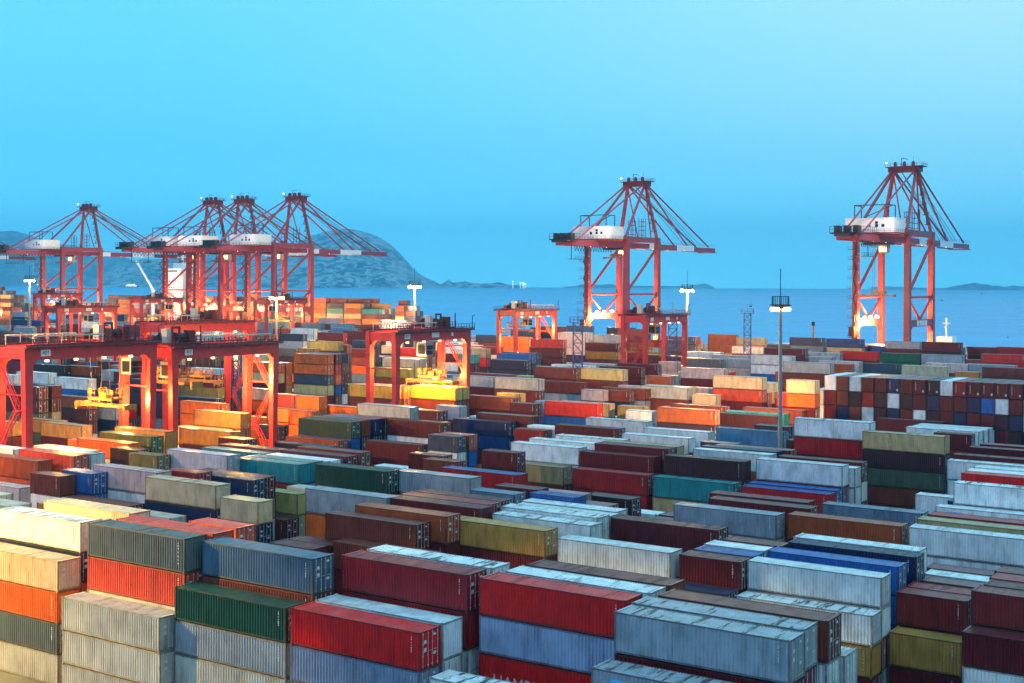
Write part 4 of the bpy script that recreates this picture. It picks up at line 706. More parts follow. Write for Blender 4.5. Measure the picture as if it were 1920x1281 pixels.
TOWER_SPOTS = [(220.81, 212.79, 19.36), (171.20, 282.61, 25.17), (170.61, 333.73, 24.93), (185.10, 418.12, 25.10)]
FLOOD_SPOT = (133.0, 46.0, 34.0)


# ---------------------------------------------------------------- materials
def new_mat(name):
    m = bpy.data.materials.new(name)
    m.use_nodes = True
    nt = m.node_tree
    return m, nt, nt.nodes['Principled BSDF']


def flat_mat(name, col, rough=.5, metal=0.0, noise=.25, scale=1.5):
    m, nt, p = new_mat(name)
    p.inputs['Roughness'].default_value = rough
    p.inputs['Metallic'].default_value = metal
    t = nt.nodes.new('ShaderNodeTexCoord')
    n = nt.nodes.new('ShaderNodeTexNoise')
    n.inputs['Scale'].default_value = scale
    n.inputs['Detail'].default_value = 6
    nt.links.new(t.outputs['Object'], n.inputs['Vector'])
    mr = nt.nodes.new('ShaderNodeMapRange')
    mr.inputs[1].default_value = .3
    mr.inputs[2].default_value = .7
    mr.inputs[3].default_value = 1 - noise
    mr.inputs[4].default_value = 1 + noise
    nt.links.new(n.outputs[0], mr.inputs[0])
    mx = nt.nodes.new('ShaderNodeVectorMath')
    mx.operation = 'SCALE'
    mx.inputs[0].default_value = col
    nt.links.new(mr.outputs[0], mx.inputs['Scale'])
    nt.links.new(mx.outputs[0], p.inputs['Base Color'])
    return m


def glow_mat(name, col, strength):
    m, nt, p = new_mat(name)
    p.inputs['Base Color'].default_value = (.8, .7, .5, 1)
    p.inputs['Emission Color'].default_value = tuple(col) + (1,)
    p.inputs['Emission Strength'].default_value = strength
    return m


def paint_mat(name, from_object, ribs, shade=1.0, extra_rust=0.0):
    """weathered container paint; the colour is each container's own"""
    m, nt, p = new_mat(name)
    N, Lk = nt.nodes, nt.links

    def nd(kind, **kw):
        n = N.new(kind)
        for k, v in kw.items():
            setattr(n, k, v)
        return n

    def math2(op, a, b=None, c=None):
        n = nd('ShaderNodeMath', operation=op)
        for i, s in enumerate((a, b, c)):
            if s is None:
                continue
            if isinstance(s, (int, float)):
                n.inputs[i].default_value = s
            else:
                Lk.new(s, n.inputs[i])
        return n.outputs[0]
    tcn = nd('ShaderNodeTexCoord')
    if from_object:
        oi = nd('ShaderNodeObjectInfo')
        base, rnd = oi.outputs['Color'], oi.outputs['Random']
        wear = nd('ShaderNodeAttribute', attribute_type='OBJECT', attribute_name='wear').outputs['Fac']
        vec = nd('ShaderNodeVectorMath', operation='ADD')
        Lk.new(tcn.outputs['Object'], vec.inputs[0])
        sc = nd('ShaderNodeVectorMath', operation='SCALE')
        sc.inputs[0].default_value = (37, 19, 53)
        Lk.new(rnd, sc.inputs['Scale'])
        Lk.new(sc.outputs[0], vec.inputs[1])
        co = vec.outputs[0]
    else:
        base = nd('ShaderNodeAttribute', attribute_name='paint').outputs['Color']
        wear = None
        co = tcn.outputs['Object']
    geo = nd('ShaderNodeNewGeometry')
    # object-space normal tells roof from wall
    vt = nd('ShaderNodeVectorTransform', vector_type='NORMAL', convert_from='WORLD', convert_to='OBJECT')
    Lk.new(geo.outputs['True Normal'], vt.inputs[0])
    sn = nd('ShaderNodeSeparateXYZ')
    Lk.new(vt.outputs[0], sn.inputs[0])
    roof = nd('ShaderNodeMapRange')
    roof.inputs[1].default_value = .35
    roof.inputs[2].default_value = .75
    Lk.new(sn.outputs['Z'], roof.inputs[0])
    roof = roof.outputs[0]

    def noise(scale, detail, vec_scale=None, rough=.55):
        n = nd('ShaderNodeTexNoise')
        n.inputs['Scale'].default_value = scale
        n.inputs['Detail'].default_value = detail
        n.inputs['Roughness'].default_value = rough
        if vec_scale:
            v = nd('ShaderNodeVectorMath', operation='MULTIPLY')
            Lk.new(co, v.inputs[0])
            v.inputs[1].default_value = vec_scale
            Lk.new(v.outputs[0], n.inputs['Vector'])
        else:
            Lk.new(co, n.inputs['Vector'])
        return n.outputs[0]

    def step(v, lo, hi, a=0.0, b=1.0):
        n = nd('ShaderNodeMapRange')
        for i, s in enumerate((lo, hi, a, b)):
            n.inputs[i + 1].default_value = s
        Lk.new(v, n.inputs[0])
        return n.outputs[0]
    broad = step(noise(.45, 4), .3, .7, .80, 1.12)
    grime = step(noise(1.3, 8, (1, 1, .35)), .45, .72, 1.0, .64)
    val = math2('MULTIPLY', math2('MULTIPLY', broad, grime), shade)
    c1 = nd('ShaderNodeVectorMath', operation='SCALE')
    Lk.new(base, c1.inputs[0])
    Lk.new(val, c1.inputs['Scale'])
    # chalky, dusty roofs
    dust = math2('MULTIPLY', roof, step(noise(.9, 6), .3, .75, .0, .12))
    m1 = nd('ShaderNodeMix', data_type='RGBA')
    Lk.new(dust, m1.inputs[0])
    Lk.new(c1.outputs[0], m1.inputs[6])
    m1.inputs[7].default_value = (.36, .35, .35, 1)
    # rust: speckles, streaks running down the walls, bands across the roof
    spots = step(noise(3.2, 10, None, .7), .60, .70)
    if wear is not None:
        bands = math2('MULTIPLY', step(noise(1.0, 8, (1.6, .22, 1), .65), .53, .60), roof)
        runs = math2('MULTIPLY', step(noise(1.0, 6, (5, 5, .25), .6), .60, .74), math2('SUBTRACT', 1.0, roof))
        rust = math2('MULTIPLY_ADD', math2('ADD', bands, math2('MULTIPLY', runs, .95)), wear, math2('MULTIPLY', spots, math2('MULTIPLY_ADD', wear, .7, .10)))
    else:
        rust = math2('MULTIPLY', spots, .15)
    if extra_rust:
        rust = math2('ADD', rust, step(noise(2.0, 8), .35, .65, 0.0, extra_rust))
    rust = math2('MINIMUM', rust, .9)
    m2 = nd('ShaderNodeMix', data_type='RGBA')
    Lk.new(rust, m2.inputs[0])
    Lk.new(m1.outputs[2], m2.inputs[6])
    m2.inputs[7].default_value = (.075, .038, .024, 1)
    Lk.new(m2.outputs[2], p.inputs['Base Color'])
    rgh = math2('MULTIPLY_ADD', rust, .35, step(noise(2.2, 4), .3, .7, .30, .48))
    Lk.new(rgh, p.inputs['Roughness'])
    if ribs:
        so = nd('ShaderNodeSeparateXYZ')
        Lk.new(tcn.outputs['Object'], so.inputs[0])
        w = math2('ADD', math2('SINE', math2('MULTIPLY', so.outputs['X'], 22.4)), math2('SINE', math2('MULTIPLY', so.outputs['Y'], 22.4)))
        w = math2('MULTIPLY', w, math2('SUBTRACT', 1.0, math2('MULTIPLY', roof, .6)))
        b = nd('ShaderNodeBump')
        b.inputs['Strength'].default_value = .5
        b.inputs['Distance'].default_value = .03
        Lk.new(w, b.inputs['Height'])
        Lk.new(b.outputs[0], p.inputs['Normal'])
    return m


M = {}
M['paint'] = paint_mat('container_paint', True, False)
M['paint_far'] = paint_mat('container_paint_far', True, True)
M['frame'] = paint_mat('shaded_rusty_frame', True, False, .5, .5)  # paint darkened to stand for shade along edges and gaps, plus rust
M['paint_mass'] = paint_mat('container_paint_mass', False, True)
M['zinc'] = flat_mat('galvanised_bar', (.50, .51, .52), .45, .3, .2)
M['tag'] = flat_mat('white_marking', (.62, .62, .60), .5, 0, .1)
M['rubber'] = flat_mat('black_rubber', (.015, .015, .016), .8)
M['crane_red'] = flat_mat('crane_red_paint', (.34, .040, .054), .42, 0, .16, .5)
M['yard_red'] = flat_mat('gantry_red_paint', (.62, .040, .040), .42, 0, .14, .6)
M['deep_red'] = flat_mat('dark_red_steel', (.16, .016, .024), .5, 0, .3, 1)
M['dark'] = flat_mat('dark_steel', (.03, .026, .032), .5, .2, .3, 1)
M['white'] = flat_mat('white_paint', (.86, .84, .82), .45, 0, .06, .4)
M['cabin'] = flat_mat('cabin_cream', (.66, .58, .50), .45, 0, .1, 1)
M['glass'] = flat_mat('dark_glass', (.02, .025, .03), .12, 0, .1, 1)
M['yellow'] = flat_mat('spreader_amber', (.42, .17, .03), .45, 0, .2, 2)
M['rope'] = flat_mat('wire_rope', (.10, .08, .09), .5, .4, .2, 1)
M['blue'] = flat_mat('tower_blue', (.02, .07, .28), .5, 0, .2, 1)
M['pole'] = flat_mat('pole_grey', (.30, .30, .31), .45, .3, .12, .4)
M['hull'] = flat_mat('hull_dark', (.05, .06, .10), .5, 0, .2, .05)
M['ink'] = flat_mat('sign_ink', (.03, .10, .42), .5, 0, .05, 1)
M['lamp'] = glow_mat('sodium_lamp', (1.0, .68, .32), 4.0)
M['lamp_white'] = glow_mat('white_lamp', (1.0, .93, .80), 40)
M['sign_lit'] = glow_mat('lit_sign', (1.0, .90, .82), 1.1)
M['beacon'] = glow_mat('pink_beacon', (1.0, .62, .66), 12)
M['cab_grey'] = flat_mat('cabin_grey', (.34, .33, .34), .45, 0, .1, 1)
M['tube'] = flat_mat('cable_tray_cream', (.62, .50, .40), .45, 0, .1, 1)


# ---------------------------------------------------------------- mesh builder
class Shape:
    def __init__(self):
        self.v, self.f, self.m = [], [], []

    def poly(self, pts, mat=0):
        n = len(self.v)
        self.v += [tuple(p) for p in pts]
        self.f.append(tuple(range(n, n + len(pts))))
        self.m.append(mat)

    def hexa(self, b, t, mat=0):
        n = len(self.v)
        self.v += [tuple(p) for p in list(b) + list(t)]
        for q in ((3, 2, 1, 0), (4, 5, 6, 7), (0, 1, 5, 4), (1, 2, 6, 5), (2, 3, 7, 6), (3, 0, 4, 7)):
            self.f.append(tuple(n + i for i in q))
            self.m.append(mat)

    def box(self, x0, x1, y0, y1, z0, z1, mat=0):
        self.hexa([(x0, y0, z0), (x1, y0, z0), (x1, y1, z0), (x0, y1, z0)], [(x0, y0, z1), (x1, y0, z1), (x1, y1, z1), (x0, y1, z1)], mat)

    def beam(self, p, q, w, h=None, mat=0, w2=None):
        p, q = Vector(p), Vector(q)
        h = h or w
        k = (w2 or w) / w
        d = (q - p).normalized()
        s = d.cross(Vector((0, 0, 1)))
        if s.length < .02:
            s = Vector((1, 0, 0))
        s.normalize()
        t = s.cross(d)
        s, t = s * w / 2, t * h / 2
        self.hexa([p - s - t, p + s - t, p + s + t, p - s + t], [q - s * k - t * k, q + s * k - t * k, q + s * k + t * k, q - s * k + t * k], mat)

    def tube(self, p, q, r, n=8, mat=0, r2=None, caps=True):
        p, q = Vector(p), Vector(q)
        r2 = r if r2 is None else r2
        d = (q - p).normalized()
        s = d.cross(Vector((0, 0, 1)))
        if s.length < .02:
            s = Vector((1, 0, 0))
        s.normalize()
        t = s.cross(d)
        k = len(self.v)
        for c, rr in ((p, r), (q, r2)):
            for i in range(n):
                a = 2 * math.pi * i / n
                self.v.append(tuple(c + s * rr * math.cos(a) + t * rr * math.sin(a)))
        for i in range(n):
            j = (i + 1) % n
            self.f.append((k + j, k + i, k + n + i, k + n + j))
            self.m.append(mat)
        if caps:
            self.f.append(tuple(range(k, k + n)))
            self.f.append(tuple(range(k + 2 * n - 1, k + n - 1, -1)))
            self.m += [mat, mat]

    def ball(self, c, r, mat=0, n=8):
        c = Vector(c)
        rings = []
        for j in range(1, n // 2):
            a = math.pi * j / (n // 2)
            rings.append([c + Vector((r * math.sin(a) * math.cos(2 * math.pi * i / n), r * math.sin(a) * math.sin(2 * math.pi * i / n), r * math.cos(a))) for i in range(n)])
        for A, B in zip(rings, rings[1:]):
            for i in range(n):
                j = (i + 1) % n
                self.poly([A[i], B[i], B[j], A[j]], mat)
        self.poly(rings[0], mat)
        self.poly(rings[-1][::-1], mat)

    def rail(self, p, q, h=1.1, step=2.0, r=.05, mat=0):
        p, q = Vector(p), Vector(q)
        n = max(1, int((q - p).length / step))
        for i in range(n + 1):
            a = p.lerp(q, i / n)
            self.beam(a, a + Vector((0, 0, h)), r * 1.4, mat=mat)
        for k in (.5, 1.0):
            self.beam(p + Vector((0, 0, h * k)), q + Vector((0, 0, h * k)), r * 1.4, mat=mat)

    def mesh(self, name, mats):
        me = bpy.data.meshes.new(name)
        me.from_pydata(self.v, [], self.f)
        for m in mats:
            me.materials.append(m)
        if len(mats) > 1:
            me.polygons.foreach_set('material_index', self.m)
        me.update()
        return me


def link(name, data, parent=None):
    o = bpy.data.objects.new(name, data)
    COL.objects.link(o)
    if parent is not None:
        o.parent = parent
    return o


def part(name, shape, mats, parent=None):
    if not isinstance(mats, (list, tuple)):
        mats = [mats]
    return link(name, shape.mesh(name, mats), parent)


def thing(name, label, cat, loc=(0, 0, 0), rotz=0.0, group=None):
    o = link(name, None)
    o.location = loc
    o.rotation_euler = (0, 0, rotz)
    tag(o, label, cat, group)
    return o


def tag(o, label, cat, group=None):
    o['label'] = label
    o['category'] = cat
    if group:
        o['group'] = group


def copy_thing(src, label, loc, rotz=None):
    c = src.copy()
    COL.objects.link(c)
    c.location = loc
    if rotz is not None:
        c.rotation_euler = (0, 0, rotz)
    c['label'] = label

    def kids(a, b):
        for ch in KIDS.get(a, []):
            k = bpy.data.objects[ch].copy()
            COL.objects.link(k)
            k.parent = b
            kids(ch, k)
    kids(src.name, c)
    return c


KIDS = {}


def note_kids():
    KIDS.clear()
    for o in COL.objects:
        if o.parent:
            KIDS.setdefault(o.parent.name, []).append(o.name)


def lamp(name, loc, watts, col=(1.0, .50, .16), size=.4, aim=None, cone=None, blend=.5, parent=None):
    d = bpy.data.lights.new(name, 'SPOT' if aim is not None else 'POINT')
    d.energy = watts
    d.color = col
    d.shadow_soft_size = size
    o = link(name, d, parent)
    o.location = loc
    if aim is not None:
        d.spot_size = rad(cone)
        d.spot_blend = blend
        o.rotation_euler = (Vector(aim) - Vector(loc)).to_track_quat('-Z', 'Y').to_euler()
    return o


# ---------------------------------------------------------------- ground, quay, sea
def structure(name, shape, mat):
    o = part(name, shape, mat)
    o['kind'] = 'structure'
    return o


QUAY_EDGE = 513.0
SEA_LEVEL = -6.0

# yard surface: asphalt with worn, oil-stained lanes
m, nt, p = new_mat('yard_asphalt')
t = nt.nodes.new('ShaderNodeTexCoord')
n1 = nt.nodes.new('ShaderNodeTexNoise')
n1.inputs['Scale'].default_value = .15
n1.inputs['Detail'].default_value = 10
nt.links.new(t.outputs['Object'], n1.inputs['Vector'])
r1 = nt.nodes.new('ShaderNodeValToRGB')
ramp_set(r1, [(.3, (.030, .030, .032)), (.55, (.060, .058, .056)), (.75, (.095, .09, .085))])
nt.links.new(n1.outputs[0], r1.inputs[0])
nt.links.new(r1.outputs[0], p.inputs['Base Color'])
p.inputs['Roughness'].default_value = .75
M['asphalt'] = m
M['concrete'] = flat_mat('quay_concrete', (.26, .25, .24), .8, 0, .25, .1)

g = Shape()
E0, E1 = QV * QUAY_EDGE - QU * 2500, QV * QUAY_EDGE + QU * 2300
B0, B1 = E0 - QV * 1100, E1 - QV * 1100
g.poly([E0, E1, B1, B0])
structure('ground', g, M['asphalt'])
q = Shape()
k0, k1 = E0 + Vector((0, 0, .012)), E1 + Vector((0, 0, .012))
q.hexa([E0 - QV * 42 + Vector((0, 0, .004)), E0 + QV * .05 + Vector((0, 0, SEA_LEVEL - 3)), E1 + QV * .05 + Vector((0, 0, SEA_LEVEL - 3)), E1 - QV * 42 + Vector((0, 0, .004))],
       [k0 - QV * 42, k0 + QV * .05, k1 + QV * .05, k1 - QV * 42])
structure('quay', q, M['concrete'])

m, nt, p = new_mat('sea_water')
t = nt.nodes.new('ShaderNodeTexCoord')
mp = nt.nodes.new('ShaderNodeMapping')
mp.inputs['Scale'].default_value = (.0009, .014, 1)
mp.inputs['Rotation'].default_value = (0, 0, rad(3))
nt.links.new(t.outputs['Object'], mp.inputs['Vector'])
n1 = nt.nodes.new('ShaderNodeTexNoise')
n1.inputs['Scale'].default_value = 1.0
n1.inputs['Detail'].default_value = 5
nt.links.new(mp.outputs[0], n1.inputs['Vector'])
r1 = nt.nodes.new('ShaderNodeValToRGB')
ramp_set(r1, [(.30, (.003, .17, .42)), (.5, (.006, .25, .56)), (.70, (.03, .38, .72))])
nt.links.new(n1.outputs[0], r1.inputs[0])
nt.links.new(r1.outputs[0], p.inputs['Base Color'])
r2 = nt.nodes.new('ShaderNodeMapRange')
r2.inputs[1].default_value = .3
r2.inputs[2].default_value = .7
r2.inputs[3].default_value = .22
r2.inputs[4].default_value = .40
nt.links.new(n1.outputs[0], r2.inputs[0])
nt.links.new(r2.outputs[0], p.inputs['Roughness'])
n2 = nt.nodes.new('ShaderNodeTexNoise')
n2.inputs['Scale'].default_value = .05
n2.inputs['Detail'].default_value = 4
nt.links.new(t.outputs['Object'], n2.inputs['Vector'])
bp = nt.nodes.new('ShaderNodeBump')
bp.inputs['Strength'].default_value = .25
bp.inputs['Distance'].default_value = 1.0
nt.links.new(n2.outputs[0], bp.inputs['Height'])
nt.links.new(bp.outputs[0], p.inputs['Normal'])
M['sea'] = m
s = Shape()
R_SEA = 13000.0
s.poly([(R_SEA * math.sin(2 * math.pi * i / 180), R_SEA * math.cos(2 * math.pi * i / 180), SEA_LEVEL) for i in range(180)][::-1])
structure('sea', s, M['sea'])

# ---------------------------------------------------------------- hills across the water
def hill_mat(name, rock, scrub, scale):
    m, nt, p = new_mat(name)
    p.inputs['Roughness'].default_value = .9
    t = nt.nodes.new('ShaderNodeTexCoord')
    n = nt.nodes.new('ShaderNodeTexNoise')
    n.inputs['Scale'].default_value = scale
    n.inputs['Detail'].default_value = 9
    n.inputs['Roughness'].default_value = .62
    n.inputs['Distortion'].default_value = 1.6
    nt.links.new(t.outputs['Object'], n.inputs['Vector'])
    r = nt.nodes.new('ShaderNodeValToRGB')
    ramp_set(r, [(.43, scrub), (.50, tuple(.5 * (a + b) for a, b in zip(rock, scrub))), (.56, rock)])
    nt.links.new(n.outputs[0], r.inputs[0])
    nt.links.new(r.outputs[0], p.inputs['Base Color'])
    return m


M['rock'] = hill_mat('hill_rock_and_scrub', (.44, .47, .52), (.016, .055, .075), .0085)
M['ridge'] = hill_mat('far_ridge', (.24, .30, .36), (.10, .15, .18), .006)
M['shore'] = flat_mat('shore_rock', (.24, .24, .25), .9, 0, .4, .01)


def hills(name, depth, back, outline, mat, seed, step_px=6, rough=1.0):
    """terrain whose crest follows the skyline; it slopes down to the water in front and falls away behind"""
    from mathutils import noise as mn
    xs = np.arange(outline[0][0], outline[-1][0] + .1, step_px)
    crest = np.interp(xs, [o[0] for o in outline], [o[1] for o in outline])
    rows = [0, .08, .18, .28, .38, .48, .58, .68, .78, .88, 1.0, 1.3, 1.7]
    prof = [0, .10, .22, .35, .47, .58, .69, .79, .88, .95, 1.0, .62, .0]
    sh = Shape()
    grid = []
    for r, pf in zip(rows, prof):
        line = []
        for x, y in zip(xs, crest):
            top = ray(x, y, depth + back)
            hgt = top.z - SEA_LEVEL
            d = depth + back * r
            P = Vector((top.x * d / (depth + back), d, 0))
            nz = mn.fractal(Vector((P.x * .0016 + seed, P.y * .0016, seed)), .9, 2.1, 6)
            nz2 = abs(mn.noise(Vector((P.x * .0042 + seed, P.y * .0015, 3.1))))
            dz = (nz * .16 - nz2 * .16) * hgt * rough * (math.sin(math.pi * min(r, 1.0)) if r <= 1 else 0)
            line.append((P.x, P.y + nz * back * .08 * (1 if 0 < r < 1 else 0), SEA_LEVEL - 1 + max(0, hgt * pf + dz)))
        grid.append(line)
    nx = len(xs)
    sh.v = [p for line in grid for p in line]
    for j in range(len(rows) - 1):
        for i in range(nx - 1):
            sh.f.append((j * nx + i, j * nx + i + 1, (j + 1) * nx + i + 1, (j + 1) * nx + i))
            sh.m.append(0)
    o = structure(name, sh, mat)
    for pl in o.data.polygons:
        pl.use_smooth = True
    return o


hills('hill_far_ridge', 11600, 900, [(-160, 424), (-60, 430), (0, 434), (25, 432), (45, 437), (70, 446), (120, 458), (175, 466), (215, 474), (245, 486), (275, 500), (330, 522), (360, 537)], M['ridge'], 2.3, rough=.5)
hills('hill_rocky_island', 9800, 1500, [(170, 538), (190, 516), (205, 502), (225, 494), (250, 490), (270, 485), (300, 486), (330, 483), (352, 480), (395, 478), (430, 480), (470, 474), (520, 468), (560, 455), (585, 442), (610, 434), (640, 430), (655, 429), (672, 432), (690, 436), (708, 443), (722, 451), (735, 460), (746, 470), (757, 482), (768, 494), (776, 504), (786, 513), (800, 521), (818, 528), (830, 536)], M['rock'], 7.7, 4)
hills('island_low', 10600, 250, [(822, 536), (832, 530), (842, 524), (850, 530), (862, 529), (872, 527), (885, 530), (905, 532), (920, 531), (935, 529), (952, 533), (975, 535), (985, 537)], M['rock'], 4.1, 2)
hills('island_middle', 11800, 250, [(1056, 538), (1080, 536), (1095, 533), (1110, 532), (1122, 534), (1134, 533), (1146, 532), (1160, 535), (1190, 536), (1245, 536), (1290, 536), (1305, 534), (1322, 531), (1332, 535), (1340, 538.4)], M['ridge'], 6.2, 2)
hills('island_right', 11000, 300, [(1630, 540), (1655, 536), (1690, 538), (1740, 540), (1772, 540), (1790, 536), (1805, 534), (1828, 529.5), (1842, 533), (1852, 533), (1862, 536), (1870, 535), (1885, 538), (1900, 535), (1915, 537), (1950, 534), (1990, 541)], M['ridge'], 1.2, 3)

# town at the foot of the ridge
M['tower_wall'] = flat_mat('pale_tower_wall', (.62, .60, .58), .7, 0, .15, .02)
M['pane'] = flat_mat('tower_windows', (.10, .13, .17), .3, 0, .2, .02)
random.seed(21)


def tower_block(label, px0, px1, ytop, depth, floors, bays):
    a, b = ray(px0, 531, depth), ray(px1, 531, depth)
    top = ray((px0 + px1) / 2, ytop, depth).z
    w = (b - a).length
    o = thing('apartment_block', label, 'building', (a.x, a.y, SEA_LEVEL), 0, 'distant tower blocks')
    sh = Shape()
    H = top - SEA_LEVEL
    sh.box(0, w, 0, max(25, w * .35), 0, H)
    sh.box(w * .3, w * .6, 4, 16, H, H + 7)
    part('wall', sh, M['tower_wall'], o)
    gl = Shape()
    for j in range(floors):
        z = H * (.06 + .9 * j / floors)
        for i in range(bays):
            x = w * (i + .25) / bays
            gl.box(x, x + w * .5 / bays, -.4, -.1, z, z + H * .5 / floors)
    part('window_band', gl, M['pane'], o)


tower_block('broad pale slab tower below the far ridge at left edge', 29, 61, 493, 10900, 14, 12)
tower_block('low pale block joined left of the broad slab tower', 20, 29, 505, 10900, 9, 3)
tower_block('slim pale tower right of the first crane leg', 98, 107, 505, 10950, 12, 3)
tower_block('stubby pale block between the legs of the left crane', 84, 96, 509, 10950, 7, 4)
tower_block('small white block farther right below the rocky hill', 124, 132, 512, 10950, 6, 3)
tower_block('small twin block farthest right of the distant town', 137, 146, 514, 10950, 5, 3)


# ---------------------------------------------------------------- containers
CW = 2.438


def container_shapes(L):
    W = CW
    hx, hy = L / 2, W / 2
    b = Shape()
    for sx in (-1, 1):
        for sy in (-1, 1):
            x0, x1 = sorted((sx * hx - sx * .008, sx * (hx - .15)))
            y0, y1 = sorted((sy * hy - sy * .008, sy * (hy - .15)))
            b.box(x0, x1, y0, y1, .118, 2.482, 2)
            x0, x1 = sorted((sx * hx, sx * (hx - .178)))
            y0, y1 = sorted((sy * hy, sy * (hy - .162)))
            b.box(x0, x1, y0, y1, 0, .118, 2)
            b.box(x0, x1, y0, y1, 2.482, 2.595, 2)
    for sy in (-1, 1):
        y0, y1 = sorted((sy * (hy - .046), sy * (hy - .12)))
        b.box(-hx + .178, hx - .178, y0, y1, 2.455, 2.555, 2)
        b.box(-hx + .178, hx - .178, y0, y1, .05, .18, 2)
    for sx in (-1, 1):
        x0, x1 = sorted((sx * (hx - .006), sx * (hx - .10)))
        b.box(x0, x1, -hy + .15, hy - .15, 2.44, 2.57, 2)
        b.box(x0, x1, -hy + .15, hy - .15, .04, .17, 2)
    pitch = .278
    for sy in (-1, 1):
        xa, xb = -hx + .15, hx - .15
        n = int((xb - xa) / pitch)
        pts = []
        for i in range(n):
            x = xa + (xb - xa) * i / n
            k = (xb - xa) / n
            pts += [(x, hy - .014), (x + k * .26, hy - .014), (x + k * .5, hy - .082), (x + k * .76, hy - .082)]
        pts.append((xb, hy - .014))
        for (xx, yy), (x2, y2) in zip(pts, pts[1:]):
            q = [(xx, sy * yy, .18), (x2, sy * y2, .18), (x2, sy * y2, 2.47), (xx, sy * yy, 2.47)]
            b.poly(q if sy < 0 else q[::-1])
    n = 8
    ya, yb = -hy + .15, hy - .15
    pts = []
    for i in range(n):
        y = ya + (yb - ya) * i / n
        k = (yb - ya) / n
        pts += [(y, hx - .014), (y + k * .26, hx - .014), (y + k * .5, hx - .055), (y + k * .76, hx - .055)]
    pts.append((yb, hx - .014))
    for (yy, xx), (y2, x2) in zip(pts, pts[1:]):
        b.poly([(xx, yy, .17), (x2, y2, .17), (x2, y2, 2.44), (xx, yy, 2.44)])
    b.poly([(-hx + .1, -hy + .1, .12), (-hx + .1, hy - .1, .12), (hx - .1, hy - .1, .12), (hx - .1, -hy + .1, .12)])
    # stencilled code strips on each long wall near its right hand end
    rr = random.Random(int(L * 10))
    for sy in (-1, 1):
        sx = -sy
        x = sx * (-1) * (hx - .75) if sy > 0 else (hx - .75)
        x = -(hx - .75) if sy > 0 else (hx - .75)
        z = 2.22
        for i in range(7):
            w, hgt = rr.uniform(.07, .11), rr.uniform(.06, .10)
            q = [(x - w / 2, sy * (hy - .011), z - hgt), (x + w / 2, sy * (hy - .011), z - hgt), (x + w / 2, sy * (hy - .011), z), (x - w / 2, sy * (hy - .011), z)]
            b.poly(q if sy < 0 else q[::-1], 1)
            z -= hgt + rr.uniform(.03, .22)
    r = Shape()
    xa, xb = -hx + .10, hx - .10
    n = int((xb - xa) / .21)
    pts = []
    for i in range(n):
        x = xa + (xb - xa) * i / n
        k = (xb - xa) / n
        pts += [(x, 2.552), (x + k * .3, 2.552), (x + k * .5, 2.515), (x + k * .8, 2.515)]
    pts.append((xb, 2.552))
    for (xx, zz), (x2, z2) in zip(pts, pts[1:]):
        r.poly([(xx, -hy + .06, zz), (x2, -hy + .06, z2), (x2, hy - .06, z2), (xx, hy - .06, zz)])
    for sx in (-1, 1):
        x0, x1 = sorted((sx * (hx - .02), sx * (hx - .20)))
        r.box(x0, x1, -hy + .165, hy - .165, 2.50, 2.575)
    return b, r


def door_shape(L, sy):
    hx, hy = L / 2, CW / 2
    d = Shape()
    y0, y1 = sorted((sy * .012, sy * (hy - .155)))
    d.box(-hx + .035, -hx + .075, y0, y1, .19, 2.42)
    for z in (.62, 1.10, 1.58, 2.04):
        d.box(-hx + .022, -hx + .035, y0 + .05, y1 - .05, z, z + .10)
    for yy in (y0 + .01, y1 - .07):
        d.box(-hx + .02, -hx + .035, yy, yy + .06, .20, 2.41)
    c = (y0 + y1) / 2
    rr = random.Random(int(sy) + 5)
    for z in ((1.72, 1.95), (1.25, 1.45)) if sy > 0 else ((.85, 1.05), (2.12, 2.26)):
        d.poly([(-hx + .017, c - .13, z[0]), (-hx + .017, c - .13, z[1]), (-hx + .017, c + .17, z[1]), (-hx + .017, c + .17, z[0])], 1)
    bars = []
    for k in (.22, .78):
        y = y0 + (y1 - y0) * k
        t = Shape()
        t.tube((-hx + .004, y, .10), (-hx + .004, y, 2.50), .023, 6)
        for z in (.24, .9, 1.7, 2.34):
            t.box(-hx - .004, -hx + .034, y - .06, y + .06, z, z + .07)
        t.box(-hx - .012, -hx + .02, min(y, y - sy * .42), max(y, y - sy * .42), 1.18, 1.22)
        bars.append(t)
    return d, bars


def far_shape(L):
    hx, hy = L / 2, CW / 2
    b = Shape()
    b.box(-hx + .03, hx - .03, -hy + .035, hy - .035, .08, 2.55)
    for sx in (-1, 1):
        for sy in (-1, 1):
            x0, x1 = sorted((sx * hx, sx * (hx - .16)))
            y0, y1 = sorted((sy * hy, sy * (hy - .16)))
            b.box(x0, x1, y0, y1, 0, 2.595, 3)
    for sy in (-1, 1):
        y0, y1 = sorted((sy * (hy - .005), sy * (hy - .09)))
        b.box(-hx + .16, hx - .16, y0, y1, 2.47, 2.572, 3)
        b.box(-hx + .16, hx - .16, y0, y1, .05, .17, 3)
    for k in (-.78, -.34, .34, .78):
        b.box(-hx - .01, -hx + .028, k * hy - .035, k * hy + .035, .12, 2.48, 1)
    for (y, z, w, h) in ((-.45, 1.75, .30, .26), (.50, 1.35, .28, .34), (.62, .5, .3, .2)):
        b.box(-hx + .004, -hx + .026, y, y + w, z, z + h, 2)
    b.box(hx - .032, hx - .022, .55, .85, .45, .80, 2)
    b.box(hx - .032, hx - .022, -.72, -.66, .7, 2.1, 2)
    for i in range(5):
        b.box(-hx + .6, -hx + .74, hy - .034, hy - .020, 2.15 - .22 * i, 2.15 - .22 * i + .12, 2)
    return b


